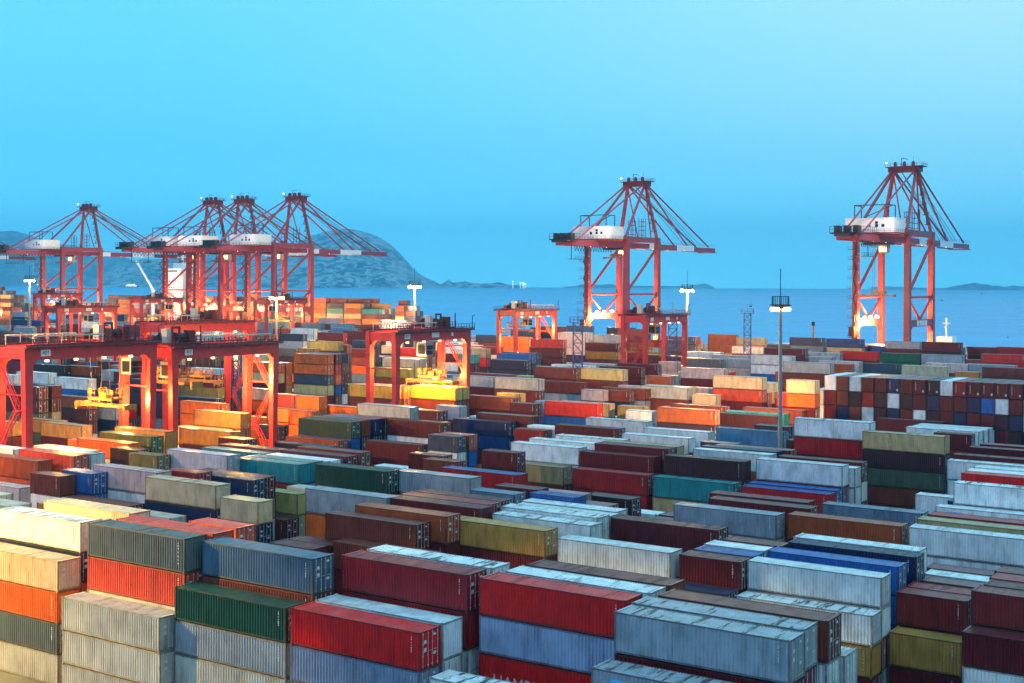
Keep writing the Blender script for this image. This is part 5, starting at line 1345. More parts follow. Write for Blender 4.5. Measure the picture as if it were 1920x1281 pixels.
CM = {}
for key, L in ((1, 6.058), (2, 12.192)):
    b, r = container_shapes(L)
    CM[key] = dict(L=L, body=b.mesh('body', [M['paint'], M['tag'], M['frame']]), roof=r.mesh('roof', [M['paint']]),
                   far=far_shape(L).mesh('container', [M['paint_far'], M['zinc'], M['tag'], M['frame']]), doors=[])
    for sy in (-1, 1):
        d, bars = door_shape(L, sy)
        CM[key]['doors'].append((d.mesh('door', [M['paint'], M['tag']]), [x.mesh('locking_bar', [M['zinc']]) for x in bars]))

GROUP = 'shipping containers stacked in the yard'
picked = {}
for (si, ti, near, label) in PICKED:
    picked[(si, ti)] = (near, label)
ANGLE_U = math.atan2(U.y, U.x)
ANGLE_V = math.atan2(V.y, V.x)
WORN = set(WORN_COLOURS)
rnd = random.Random(17)
MARKED = {}
mass = []                  # the rest of the containers, as one object
for si, (a, b, size, turned, h, cols) in enumerate(STACKS):
    L = CM[size]['L']
    n = len(cols)
    for ti, ci in enumerate(cols):
        z = (n - 1 - ti) * h
        ja, jb = rnd.uniform(-.04, .04), rnd.uniform(-.025, .025)
        flip = rnd.random() < .30
        tone = rnd.uniform(.86, 1.12)
        wear = rnd.random() ** 1.6
        door_tone = rnd.uniform(.75, 1.0)
        if turned:
            mid = yard(a + CW / 2 + ja, b + L / 2 + jb, z)
            ang = ANGLE_V
            flip = True
        else:
            mid = yard(a + L / 2 + ja, b + CW / 2 + jb, z)
            ang = ANGLE_U
        if (si, ti) in MARKS:
            flip = False
        c = tuple(min(.9, x * tone) for x in PALETTE[ci])
        if ci in WORN:
            wear = max(wear, .9)
        if (si, ti) not in picked:
            mass.append((mid, ang + (math.pi if flip else 0), L, h, c))
            continue
        near, label = picked[(si, ti)]
        rot = (0, 0, ang + (math.pi if flip else 0))
        if near:
            o = link('shipping_container', None)
            kids = [link('body', CM[size]['body'], o), link('roof', CM[size]['roof'], o)]
            kids[1].color = (ROOF_COLOUR.get(ci, c) if ci in ROOF_COLOUR else c) + (1,)
            kids[0].color = c + (1,)
            for dm, bars in CM[size]['doors']:
                d = link('door', dm, o)
                d.color = tuple(x * door_tone for x in c) + (1,)
                kids.append(d)
                for bm_ in bars:
                    link('locking_bar', bm_, d)
            for k in kids:
                k['wear'] = wear
        else:
            o = link('shipping_container', CM[size]['far'])
            o.color = c + (1,)
            o['wear'] = wear * .6
        if (si, ti) in MARKS:
            MARKED[(si, ti)] = (o, L)
        o.location = mid
        o.rotation_euler = rot
        o.scale = (1, 1, h / 2.6)
        tag(o, label, 'container', GROUP)


def mass_object(name, items, ang0, label, cat):
    """one mesh of many plain containers; its own axes follow the yard so ribs run upright"""
    verts, faces, cols = [], [], []
    c0, s0 = math.cos(-ang0), math.sin(-ang0)
    for mid, ang, L, h, c in items:
        hx, hy = L / 2, CW / 2
        ca, sa = math.cos(ang - ang0), math.sin(ang - ang0)
        ox, oy = mid.x * c0 - mid.y * s0, mid.x * s0 + mid.y * c0

        def put(x0, x1, y0, y1, z0, z1, col, faces_=((4, 5, 6, 7), (0, 1, 5, 4), (1, 2, 6, 5), (2, 3, 7, 6), (3, 0, 4, 7))):
            k = len(verts)
            for z in (z0, z1):
                for x, y in ((x0, y0), (x1, y0), (x1, y1), (x0, y1)):
                    verts.append((ox + x * ca - y * sa, oy + x * sa + y * ca, mid.z + z))
            for f in faces_:
                faces.append(tuple(k + i for i in f))
                cols.append(col)
        put(-hx + .02, hx - .02, -hy + .02, hy - .02, .07, h - .05, c)
        dk = tuple(x * .4 for x in c)  # post colour darkened, standing for shade and grime at the edges
        for sx in (-1, 1):
            for sy in (-1, 1):
                x0, x1 = sorted((sx * hx, sx * (hx - .16)))
                y0, y1 = sorted((sy * hy, sy * (hy - .16)))
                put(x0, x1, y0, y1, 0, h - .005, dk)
        for k in (-.78, -.34, .34, .78):
            put(-hx - .03, -hx + .02, k * hy - .035, k * hy + .035, .12, h - .12, (.42, .42, .43))
        put(-hx - .01, -hx + .02, .3, .6, 1.3, 1.7, (.7, .7, .7))
    me = bpy.data.meshes.new(name)
    me.from_pydata(verts, [], faces)
    me.materials.append(M['paint_mass'])
    at = me.attributes.new('paint', 'FLOAT_COLOR', 'FACE')
    flat = np.ones((len(cols), 4), dtype=np.float32)
    flat[:, :3] = cols
    at.data.foreach_set('color', flat.ravel())
    o = link(name, me)
    o.rotation_euler = (0, 0, ang0)
    o['kind'] = 'stuff'
    tag(o, label, cat)
    return o


mass_object('stacked_containers', mass, ANGLE_U, 'mass of smaller and half hidden containers filling the stacks behind the nearer ones', 'containers')

# ---------------------------------------------------------------- quay cranes
def quay_crane_parts(root, spreader_drop=None, white_sign=True):
    """local x runs out to sea, y along the rails (away), z up; near landward leg at the origin"""
    GA, SP = 27.0, 20.0            # gauge across the rails, leg spacing along them
    HB = 53.5                      # girder
    R = M['crane_red']
    for x in (0, GA):
        for y in (0, SP):
            s_ = Shape()
            s_.hexa([(x - 1.35, y - 1.1, 2.4), (x + 1.35, y - 1.1, 2.4), (x + 1.35, y + 1.1, 2.4), (x - 1.35, y + 1.1, 2.4)],
                    [(x - 1.15, y - 1.0, HB + 2.4), (x + 1.15, y - 1.0, HB + 2.4), (x + 1.15, y + 1.0, HB + 2.4), (x - 1.15, y + 1.0, HB + 2.4)])
            for k in (-1, 1):
                s_.box(x - .5, x + .5, y + k * 3 - 1.6, y + k * 3 + 1.6, .7, 1.9)
            part('leg', s_, R, root)
            w = Shape()
            for k in (-4.2, -3, -1.8, 1.8, 3, 4.2):
                w.tube((x - .25, y + k, .45), (x + .25, y + k, .45), .44, 10)
            part('bogie_wheel', w, M['dark'], root)
    for x in (0, GA):
        s_ = Shape()
        s_.box(x - .8, x + .8, -5, SP + 5, 2.0, 4.0)
        part('sill_beam', s_, R, root)
    for y in (0, SP):
        s_ = Shape()
        s_.box(1.2, GA - 1.2, y - .8, y + .8, 19.4, 22.0)
        for sx, x in ((1, 1.2), (-1, GA - 1.2)):
            s_.hexa([(x, y - .7, 16.6), (x + sx * .4, y - .7, 17.6), (x + sx * .4, y + .7, 17.6), (x, y + .7, 16.6)] if sx > 0 else [(x + sx * .4, y - .7, 17.6), (x, y - .7, 16.6), (x, y + .7, 16.6), (x + sx * .4, y + .7, 17.6)],
                    [(x, y - .7, 19.4), (x + sx * 2.6, y - .7, 19.4), (x + sx * 2.6, y + .7, 19.4), (x, y + .7, 19.4)] if sx > 0 else [(x + sx * 2.6, y - .7, 19.4), (x, y - .7, 19.4), (x, y + .7, 19.4), (x + sx * 2.6, y + .7, 19.4)])
        part('portal_beam', s_, R, root)
        t = Shape()
        t.tube((1.0, y, 30.5), (GA - 1.0, y, 30.5), .5, 8)
        t.tube((GA / 2, y, 22.0), (1.0, y, 29.8), .48, 8)
        t.tube((GA / 2, y, 22.0), (GA - 1.0, y, 29.8), .48, 8)
        t.tube((1.0, y, 32.0), (GA - 1.0, y, HB - 2.5), .62, 8)
        part('brace', t, R, root)
        s_ = Shape()
        s_.box(1.1, GA - 1.1, y - .9, y + .9, HB, HB + 2.3)
        part('top_beam', s_, R, root)
        rl = Shape()
        rl.rail((1.5, y - .8, 22.0), (GA - 1.5, y - .8, 22.0), 1.1, 2.5, .045)
        part('railing', rl, M['deep_red'], root)
    for x in (0, GA):
        s_ = Shape()
        s_.box(x - .9, x + .9, 1.0, SP - 1.0, HB + .4, HB + 2.6)
        part('cross_beam', s_, R, root)
    # main girder and boom: a pair of box girders
    yc = SP / 2
    gi = Shape()
    for k in (-3.6, 3.6):
        gi.box(-34, GA + 3, yc + k - .65, yc + k + .65, HB - 2.4, HB - .1)
    for x in (-33.4, -24, -12, 12):
        gi.box(x - .5, x + .5, yc - 3, yc + 3, HB - 1.8, HB - .5)
    gi.rail((-34, yc - 4.6, HB - .1), (GA, yc - 4.6, HB - .1), 1.1, 3, .05)
    part('main_girder', gi, R, root)
    bo = Shape()
    x = GA + 3.2
    for i, (ln, mt) in enumerate(((9, 1), (17, 0), (17, 1), (22, 0))):
        for k in (-3.4, 3.4):
            bo.box(x, x + ln, yc + k - .6, yc + k + .6, HB - 2.6, HB - .1 - (.5 if i == 3 else 0), mt)
        x += ln
    for xx in range(int(GA) + 6, int(x), 8):
        bo.box(xx - .3, xx + .3, yc - 3, yc + 3, HB - 1.6, HB - .7)
    bo.rail((GA + 4, yc - 4.3, HB - .1), (x, yc - 4.3, HB - .1), 1.1, 3, .05)
    bo.box(x - 3, x + 1.5, yc - 4.2, yc + 4.2, HB - 3.0, HB - 2.6)
    part('boom', bo, [R, M['white']], root)
    # rear platform with sheaves
    rp = Shape()
    rp.box(-37, -31, yc - 5.5, yc + 5.5, HB - .2, HB + .3)
    rp.rail((-37, yc - 5.5, HB + .3), (-37, yc + 5.5, HB + .3), 2.2, 2, .09)
    rp.rail((-37, yc - 5.5, HB + .3), (-20, yc - 5.5, HB + .3), 2.2, 2, .07)
    for k in (-3.5, 0, 3.5):
        rp.box(-35.5, -32.5, yc + k - 1, yc + k + 1, HB + .3, HB + 2.8)
    rp.box(-39, -36.5, yc - 3, yc + 3, HB - 1.2, HB - .2)
    part('rear_platform', rp, M['dark'], root)
    hang = Shape()
    for xx in range(-33, -4, 2):
        hang.beam((xx, yc - 4.5, HB - 2.4), (xx + 1, yc - 4.5, HB - 4.8), .16)
        hang.beam((xx + 1, yc - 4.5, HB - 4.8), (xx + 2, yc - 4.5, HB - 2.4), .16)
    hang.rail((-33, yc - 5, HB - 8), (-22, yc - 5, HB - 8), 1.2, 2, .07)
    hang.box(-33, -22, yc - 5.2, yc - 1, HB - 8.2, HB - 8)
    for xx in (-33, -22):
        hang.beam((xx, yc - 3, HB - 8), (xx, yc - 3, HB - 2.4), .25)
    part('cable_festoon', hang, M['dark'], root)
    # machinery house
    mh = Shape()
    mh.box(-13, -1.5, .6, SP - .8, HB + 1.0, HB + 6.2)
    mh.box(-13.2, -1.3, .4, SP - .6, HB + 6.2, HB + 6.4)
    house = part('machinery_house', mh, M['white'], root)
    wn = Shape()
    for y in (9.5, 6.6, 4.2):
        wn.box(-13.12, -13.02, y, y + 1.1, HB + 3.0, HB + 4.0)
    wn.box(-13.12, -13.02, 6.6, 7.7, HB + 4.2, HB + 5.1)
    part('window', wn, M['glass'], house)
    hp = Shape()
    hp.box(-15.5, 0, -1.0, SP + .6, HB + .6, HB + .95)
    hp.rail((-15.4, -1.0, HB + .95), (-15.4, SP + .6, HB + .95), 1.1, 2, .05)
    hp.rail((-15.4, -1.0, HB + .95), (0, -1.0, HB + .95), 1.1, 2, .05)
    part('house_platform', hp, M['deep_red'], root)
    gb = Shape()
    for x in (-12, -5):
        for y in (3, SP - 4):
            gb.beam((x, y, HB + 6.4), (x, y, HB + 11.2), .28)
    for y in (3, SP - 4):
        gb.beam((-12, y, HB + 11.2), (-5, y, HB + 11.2), .32)
    gb.beam((-12, 3, HB + 11.2), (-12, SP - 4, HB + 11.2), .32)
    gb.beam((-8, 3, HB + 11.2), (-5, SP - 4, HB + 6.5), .25)
    part('roof_hoist_frame', gb, M['dark'], root)
    # apex frame
    AP = 80.4
    for k in (-1, 1):
        y0, y1 = yc + k * 9.6, yc + k * 4.6
        t = Shape()
        t.beam((GA, y0, HB + 2.4), (GA - 1.5, y1, AP), 1.5, 1.3, w2=1.2)
        part('mast_leg', t, R, root)
        t = Shape()
        t.tube((0, y0, HB + 2.4), (GA - 2.5, y1, AP - .5), .62, 8)
        part('back_leg', t, R, root)
        t = Shape()
        t.tube((-30, yc + k * 3.6, HB), (GA - 3, y1, AP), .38, 6)
        t.tube((GA - 1, y1, AP), (GA + 62, yc + k * 3.4, HB), .40, 6)
        t.tube((GA - 1, y1, AP - .5), (GA + 40, yc + k * 3.4, HB), .40, 6)
        t.tube((GA - 2, y1, AP - 1), (GA + 6, yc + k * 3.4, HB + 1.5), .32, 6)
        part('tie_rod', t, R, root)
        rp = Shape()
        for e in (57, 52, 47):
            rp.tube((GA - 1, yc + k * 2, AP), (GA + e, yc + k * 2, HB + .4), .11, 5)
        part('hoist_rope', rp, M['rope'], root)
    a = Shape()
    a.box(GA - 3.6, GA + .8, yc - 6.2, yc + 6.2, AP - .9, AP + 1.0)
    a.box(GA - 4.6, GA + 1.8, yc - 7.6, yc + 7.0, AP + 1.0, AP + 1.3)
    for y in (yc - 3.6, yc + 3.6, yc):
        a.tube((GA - 2.6, y - .3, AP + 2.2), (GA - 2.6, y + .3, AP + 2.2), 1.1, 12)
    for p, q in (((GA - 4.6, yc - 7.6), (GA - 4.6, yc + 7)), ((GA + 1.8, yc - 7.6), (GA + 1.8, yc + 7)), ((GA - 4.6, yc - 7.6), (GA + 1.8, yc - 7.6))):
        a.rail(p + (AP + 1.3,), q + (AP + 1.3,), 1.2, 2, .06)
    a.beam((GA - 3, yc + 1, AP + 1), (GA - 3, yc + 1, AP + 4.6), .2)
    a.beam((GA - 3, yc + 1, AP + 4.6), (GA - 1.4, yc - 1, AP + 4.2), .2)
    a.beam((GA - 1, yc - 3, AP + 1), (GA - 1, yc - 3, AP + 5.4), .1)
    part('apex_platform', a, M['deep_red'], root)
    bc = Shape()
    bc.ball((GA - 4.4, yc + 6.6, AP + 2.8), .35)
    part('beacon', bc, M['beacon'], root)
    # mast ladder cage with landings
    la = Shape()
    for i in range(6):
        z = HB + 5 + i * 3.9
        f = (z - HB - 2.4) / (AP - HB - 2.4)
        y = yc - 9.6 + 5.0 * f
        la.box(GA - 3.4, GA - .6, y - .9, y + .9, z, z + .18)
        la.rail((GA - 3.4, y - .9, z + .18), (GA - .6, y - .9, z + .18), 1.0, 1.3, .06)
        if i < 5:
            la.beam((GA - 3.2, y, z), (GA - 1.2, y + .8, z + 3.9), .30, .16)
    part('mast_stair', la, M['deep_red'], root)
    for x in (9.5, 18.5):
        ct = Shape()
        for dx in (0, 2.2):
            for dy in (0, 2.2):
                ct.beam((x + dx, 2.5 + dy, HB + 2.3), (x + dx, 2.5 + dy, HB + 11 if x > 10 else HB + 9.5), .2)
        for i in range(4):
            z = HB + 3.5 + i * 2
            for (p, q) in (((x, 2.5), (x + 2.2, 2.5)), ((x, 4.7), (x + 2.2, 4.7)), ((x, 2.5), (x, 4.7)), ((x + 2.2, 2.5), (x + 2.2, 4.7))):
                ct.beam(p + (z,), q + (z,), .16)
        part('boom_access_tower', ct, M['deep_red'], root)
    # stair tower on the landward far leg: flights zig-zag beside the leg
    stt = Shape()
    for i in range(13):
        z = 4 + i * 3.7
        stt.box(-5.0, -1.3, SP - 1.3, SP + 1.3, z, z + .15)
        stt.rail((-5.0, SP - 1.3, z + .15), (-1.3, SP - 1.3, z + .15), 1.05, 1.2, .05)
        stt.rail((-5.0, SP - 1.3, z + .15), (-5.0, SP + 1.3, z + .15), 1.05, 1.2, .05)
        x0, x1 = (-4.7, -1.7) if i % 2 else (-1.7, -4.7)
        stt.beam((x0, SP - .8, z + .1), (x1, SP - .8, z + 3.8), .55, .14)
    stt.box(-4.6, -1.6, SP - 1.1, SP + 1.1, 15.5, 19.2)
    part('stair_tower', stt, M['deep_red'], root)
    # trolley, operator cabin and spreader
    tx = -3.0 if spreader_drop else 8.0
    tr = Shape()
    tr.box(tx - 4, tx + 4, yc - 4.6, yc + 4.6, HB - 3.3, HB - 2.5)
    part('trolley', tr, M['dark'], root)
    cb = Shape()
    cb.box(tx + 4.2, tx + 7.0, yc - 1.6, yc + 1.6, HB - 6.2, HB - 2.9)
    cab = part('operator_cabin', cb, M['cabin'], root)
    cg = Shape()
    cg.box(tx + 4.0, tx + 4.18, yc - 1.4, yc + 1.4, HB - 5.6, HB - 3.6)
    part('window', cg, M['lamp'], cab)
    zs = HB - (spreader_drop or 6.5)
    spd = Shape()
    spd.box(tx - .6, tx + .6, yc - 6.1, yc + 6.1, zs - .5, zs)
    for y in (yc - 6, yc + 6):
        spd.box(tx - 1.2, tx + 1.2, y - .25, y + .25, zs - .8, zs + .1)
    spd.box(tx - 1.1, tx + 1.1, yc - 2.6, yc + 2.6, zs + .3, zs + 1.4)
    for k in (-2, 2):
        for x in (tx - .9, tx + .9):
            spd.beam((x, yc + k, zs + 1.4), (x, yc + k, HB - 3.3), .10)
    part('spreader', spd, M['yellow'], root)
    if white_sign:
        sg = Shape()
        for i in range(4):
            sg.box(GA * .30 + i * 3.0, GA * .30 + i * 3.0 + 2.3, -.92, -.82, 19.7, 21.7)
        part('number_board', sg, M['white'], root)
    for x in (5.5, 11.5, 18.5):
        fl = Shape()
        fl.box(x - .5, x + .5, SP - 1.5, SP - .85, 22.1, 23.0)
        fl.ball((x, SP - 1.5, 22.6), .75)
        part('floodlight', fl, M['lamp'], root)
    wl = Shape()
    for x in (GA + 6, GA + 20, GA + 36, -20, -7):
        wl.ball((x, yc - 4.2, HB - 2.6), .16)
    for i in range(13):
        wl.ball((-1.2, SP - 1.5, 6.4 + i * 3.7), .10)
    part('walkway_light', wl, M['lamp'], root)


CRANE_ANGLE = math.atan2(QV.y, QV.x)


def crane_origin(px, depth):
    x = px
    return Vector(((x - 960) / FOCAL * depth, depth, 0))


cranes = [
    ('red quay crane at far right with yellow spreader hanging between its legs', Vector((147.6, 487.5, 0)), 22.0),
    ('red quay crane standing alone right of centre against the open sea', Vector((49.8, 569.0, 0)), None),
    ('red quay crane whose striped boom crosses in front of the rocky hill', Vector((-124.2, 682.0, 0)), None),
    ('red quay crane in the middle of the three overlapping left of the hill', Vector((-124.2, 682.0, 0)) + QU * 41, None),
    ('red quay crane leftmost of the three overlapping beside the white ship', Vector((-124.2, 682.0, 0)) + QU * 67, None),
    ('red quay crane in front of the distant tower blocks at left', Vector((-124.2, 682.0, 0)) + QU * 182, None),
    ('red quay crane mostly beyond the left edge, only its boom in view', Vector((-124.2, 682.0, 0)) + QU * 345, None),
]
CG = 'red ship-to-shore cranes along the quay'
first = thing('quay_crane', cranes[1][0], 'crane', cranes[1][1], CRANE_ANGLE, CG)
quay_crane_parts(first)
note_kids()
for i, (label, loc, drop) in enumerate(cranes):
    if i == 1:
        continue
    if drop:
        o = thing('quay_crane', label, 'crane', loc, CRANE_ANGLE, CG)
        quay_crane_parts(o, spreader_drop=drop)
    else:
        copy_thing(first, label, loc)
for i, (label, loc, drop) in enumerate(cranes):
    e = 1.7 if i < 2 else 1.0
    lamp('crane_flood_lamp', loc + QV * 13 + QU * 15.0 + Vector((0, 0, 20.5)), 42000 * e, (1.0, .52, .12), .6)
    lamp('crane_house_lamp', loc - QV * 24 - QU * 5 + Vector((0, 0, 62)), 6000 * e, (1.0, .86, .72), .5)
    lamp('crane_quay_lamp', loc + QV * 9 + QU * 8 + Vector((0, 0, 9)), 42000 * e, (1.0, .50, .12), .6)

# ---------------------------------------------------------------- rubber-tyred gantries
def text_shape(body, size, mat, parent, loc, rot, depth=.02):
    cu = bpy.data.curves.new('sign_text', 'FONT')
    cu.body = body
    cu.size = size
    cu.align_x = 'CENTER'
    cu.align_y = 'CENTER'
    cu.extrude = depth
    tmp = bpy.data.objects.new('sign_text', cu)
    COL.objects.link(tmp)
    dg = bpy.context.evaluated_depsgraph_get()
    me = bpy.data.meshes.new_from_object(tmp.evaluated_get(dg))
    bpy.data.objects.remove(tmp)
    me.materials.clear()
    me.materials.append(mat)
    o = link('lettering', me, parent)
    o.location = loc
    o.rotation_euler = rot
    return o


def gantry(label, a, b, span, top, sign, trolley_at, stair_right, zs, cab_at, hold=None):
    """local x runs across the container rows, y along them (away), z up"""
    root = thing('yard_gantry_crane', label, 'crane', yard(a, b), ANGLE_V, 'red rubber-tyred gantry cranes over the stacks')
    R, BW, S_, T = M['yard_red'], 6.7, span, top
    for x in (0, S_):
        for y in (0, BW):
            l = Shape()
            k = 1 if x == 0 else -1
            xo = -.55 if x == 0 else .55
            l.hexa([(x - .5, y - .45, 2.2), (x + .5, y - .45, 2.2), (x + .5, y + .45, 2.2), (x - .5, y + .45, 2.2)],
                   [(x + xo - .35 - (.0 if k > 0 else .75), y - .55, T - 2.1), (x + xo + .35 + (.75 if k > 0 else 0), y - .55, T - 2.1), (x + xo + .35 + (.75 if k > 0 else 0), y + .55, T - 2.1), (x + xo - .35 - (.0 if k > 0 else .75), y + .55, T - 2.1)])
            part('leg', l, R, root)
        e = Shape()
        e.box(x - .75, x + .75, .56, BW - .56, T - 1.9, T - .2)
        for sy, y in ((1, .56), (-1, BW - .56)):
            q = [(x - .45, y, T - 2.8), (x + .45, y, T - 2.8), (x + .45, y + sy * .25, T - 2.5), (x - .45, y + sy * .25, T - 2.5)]
            t_ = [(x - .45, y, T - 1.9), (x + .45, y, T - 1.9), (x + .45, y + sy * .8, T - 1.9), (x - .45, y + sy * .8, T - 1.9)]
            if sy < 0:
                q, t_ = [q[3], q[2], q[1], q[0]], [t_[3], t_[2], t_[1], t_[0]]
            e.hexa(q, t_)
        part('end_beam', e, R, root)
        sl = Shape()
        sl.box(x - .5, x + .5, -1.1, BW + 1.1, 1.3, 2.2)
        part('sill_beam', sl, R, root)
        for y in (-.6, .8, BW - .8, BW + .6):
            w = Shape()
            w.tube((x - .35, y, .75), (x + .35, y, .75), .75, 16)
            part('wheel', w, M['rubber'], root)
        tb = Shape()
        tb.tube((x, .5, T - 7.5), (x, BW - .5, T - 7.5), .14, 6)
        part('tie_bar', tb, R, root)
    for y in (0, BW):
        gd = Shape()
        gd.box(-.95, S_ + .95, y - .5, y + .5, T - 2.1, T)
        for sx, x in ((1, .55), (-1, S_ - .55)):
            q = [(x, y - .42, T - 3.1), (x + sx * .3, y - .42, T - 2.75), (x + sx * .3, y + .42, T - 2.75), (x, y + .42, T - 3.1)]
            t_ = [(x, y - .42, T - 2.1), (x + sx * 1.0, y - .42, T - 2.1), (x + sx * 1.0, y + .42, T - 2.1), (x, y + .42, T - 2.1)]
            if sx < 0:
                q, t_ = [q[1], q[0], q[3], q[2]], [t_[1], t_[0], t_[3], t_[2]]
            gd.hexa(q, t_)
        part('girder', gd, R, root)
        wk = Shape()
        oy = -1.35 if y == 0 else BW + .5
        wk.box(-1.2, S_ + 1.2, oy, oy + .85, T - .30, T - .02)
        wk.box(-1.2, S_ + 1.2, oy + .02 if y == 0 else oy + .78, oy + .07 if y == 0 else oy + .83, T + .02, T + .28)
        wk.box(1.0, S_ - 1.0, y - .22, y + .22, T + .02, T + .30)
        wk.rail((-1.2, oy + .05 if y == 0 else oy + .8, T - .02), (S_ + 1.2, oy + .05 if y == 0 else oy + .8, T - .02), 1.15, .95, .06)
        for i in range(8):
            x = S_ * (i + .5) / 8
            wk.beam((x, y, T - .9), (x, oy + .4, T - .15), .12)
        part('walkway', wk, M['deep_red'], root)
        tray = Shape()
        x0, x1 = (.8, trolley_at - 3.2) if trolley_at > S_ / 2 else (trolley_at + 3.2, S_ - .8)
        tray.tube((x0, y + (-.2 if y == 0 else .2), T + 1.5), (x1, y + (-.2 if y == 0 else .2), T + 1.5), .14, 6)
        for i in range(6):
            x = x0 + (x1 - x0) * i / 5
            tray.beam((x, y, T), (x, y, T + 1.5), .10)
        part('cable_tray', tray, M['tube'], root)
    tx = trolley_at
    tr = Shape()
    tr.box(tx - 3, tx + 3, -.5, BW + .5, T + .25, T + .55)
    for x in (tx - 2.4, tx + 2.4):
        for y in (0, BW):
            tr.box(x - .4, x + .4, y - .25, y + .25, T, T + .3)
    tr.rail((tx - 3, -.5, T + .55), (tx + 3, -.5, T + .55), 1.1, 1.2, .05)
    tr.box(tx + 1.3, tx + 2.6, .6, 2.0, T + .55, T + 2.6)
    tr.box(tx + 1.5, tx + 2.3, 2.2, 3.2, T + .55, T + 2.0)
    tr.beam((tx + 2.9, -.4, T + .5), (tx + 2.9, -.4, T + 3.4), .18)
    tr.box(tx - 2.8, tx - .4, 5.2, 6.4, T + .55, T + 1.6)
    tr.box(tx + .6, tx + 1.1, 3.5, 5.5, T + .55, T + 2.2)
    tr.beam((tx - 2.8, .3, T + .5), (tx - 2.8, .3, T + 3.2), .3)
    tr.beam((tx - 1.2, .3, T + .5), (tx - 1.2, .3, T + 3.2), .3)
    tr.beam((tx - 2.9, .3, T + 3.2), (tx - 1.1, .3, T + 3.2), .35)
    part('trolley', tr, M['deep_red'], root)
    dr = Shape()
    dr.tube((tx - 1.0, 1.6, T + 1.5), (tx + 1.1, 1.6, T + 1.5), .75, 14)
    dr.tube((tx - 1.6, 4.6, T + 1.5), (tx + .4, 4.6, T + 1.5), .8, 14)
    part('hoist_drum', dr, M['dark'], root)
    bx = Shape()
    bx.box(tx - 2.3, tx - 1.4, 2.2, 3.6, T + .55, T + 2.9)
    part('resistor_box', bx, M['cabin'], root)
    # operator cabin under the trolley
    cb = Shape()
    cx_ = cab_at
    cb.box(cx_ - 1.2, cx_ + 1.2, 1.0, 3.4, T - 5.4, T - 2.6)
    cb.box(cx_ - .2, cx_ + .2, 1.8, 2.4, T - 2.6, T + .3)
    cab = part('operator_cabin', cb, M['cab_grey'], root)
    cg = Shape()
    for i in range(2):
        for j in range(2):
            cg.box(cx_ - 1.05 + i * 1.06, cx_ - .05 + i * 1.06, .93, .98, T - 5.1 + j * 1.0, T - 4.2 + j * 1.0)
    cg.box(cx_ - 1.26, cx_ - 1.21, 1.3, 3.1, T - 5.0, T - 3.2)
    part('window', cg, M['glass'], cab)
    sp = Shape()
    yc = BW / 2
    sp.box(tx - .55, tx + .55, yc - 6.0, yc + 6.0, zs - .55, zs)
    for y in (yc - 6, yc + 6):
        sp.box(tx - 1.22, tx + 1.22, y - .22, y + .22, zs - .75, zs + .1)
        for x in (tx - 1.15, tx + 1.15):
            sp.box(x - .1, x + .1, y - .1, y + .1, zs - 1.2, zs - .75)
    part('spreader', sp, M['yellow'], root)
    hb = Shape()
    for x in (tx - 1.0, tx + 1.0):
        hb.box(x - .16, x + .16, yc - 2.9, yc + 2.9, zs + .55, zs + .95)
    for y in (yc - 2.7, yc - 1.0, yc + 1.0, yc + 2.7):
        hb.box(tx - .84, tx + .84, y - .14, y + .14, zs + .6, zs + .9)
    for y in (yc - 2.7, yc + 2.7):
        for x in (tx - .9, tx + .9):
            hb.beam((x, y, zs), (x, y, zs + 2.2), .18)
            hb.tube((x - .12, y - .1, zs + 1.9), (x + .12, y - .1, zs + 1.9), .42, 10)
    for x in (tx - 1.2, tx + 1.2):
        hb.rail((x, yc - 2.9, zs + .95), (x, yc - 1.2, zs + .95), 1.4, .8, .05)
        hb.rail((x, yc + 1.2, zs + .95), (x, yc + 2.9, zs + .95), 1.4, .8, .05)
    hb.box(tx - .5, tx + .5, yc - .7, yc + .7, zs + .9, zs + 1.7)
    part('headblock', hb, M['yellow'], root)
    for y in (yc - 2.2, yc + 2.2):
        for x in (tx - .9, tx + .9):
            ro = Shape()
            ro.tube((x, y, zs + 2.0), (x * .6 + tx * .4 + (x - tx) * .9, y * 1.15 - yc * .15, T + .3), .05, 5)
            part('hoist_rope', ro, M['rope'], root)
    st = Shape()
    x = S_ + .95 if stair_right else -.95
    zt = T - 3.0
    flights = 3
    for i in range(flights):
        z0 = 2.2 + (zt - 2.2) * i / flights
        z1 = 2.2 + (zt - 2.2) * (i + 1) / flights
        ya, yb = (1.0, BW - 1.0) if i % 2 == 0 else (BW - 1.0, 1.0)
        for k in (.35, -.35):
            st.beam((x + k, ya, z0), (x + k, yb, z1), .09, .22)
        for j in range(12):
            f = (j + .5) / 12
            st.box(x - .35, x + .35, ya + (yb - ya) * f - .11, ya + (yb - ya) * f + .11, z0 + (z1 - z0) * f - .02, z0 + (z1 - z0) * f + .02)
        for k in (.35, -.35):
            st.beam((x + k, ya, z0 + 1), (x + k, yb, z1 + 1), .08)
            for j in range(7):
                f = j / 6
                st.beam((x + k, ya + (yb - ya) * f, z0 + (z1 - z0) * f), (x + k, ya + (yb - ya) * f, z0 + (z1 - z0) * f + 1), .06)
        st.box(x - .5, x + .5, yb - .6, yb + .6, z1 - .1, z1)
    part('stair', st, M['yard_red'], root)
    if sign:
        pl = Shape()
        pl.box(1.9, 3.6, -.58, -.52, T - 1.55, T - .55)
        board = part('sign_plate', pl, M['white'], root)
        if sign is not True:
            text_shape(sign, .82, M['ink'], board, (2.75, -.585, T - 1.06), (rad(90), 0, 0))
    if sign == '421' or sign is True:
        pl = Shape()
        pl.box(S_ * .46, S_ * .46 + 2.4, -.58, -.52, T - 1.5, T - .5)
        pl.box(S_ * .74, S_ * .74 + .7, -.58, -.52, T - 1.4, T - .6)
        part('sign_plate', pl, M['white'], root)
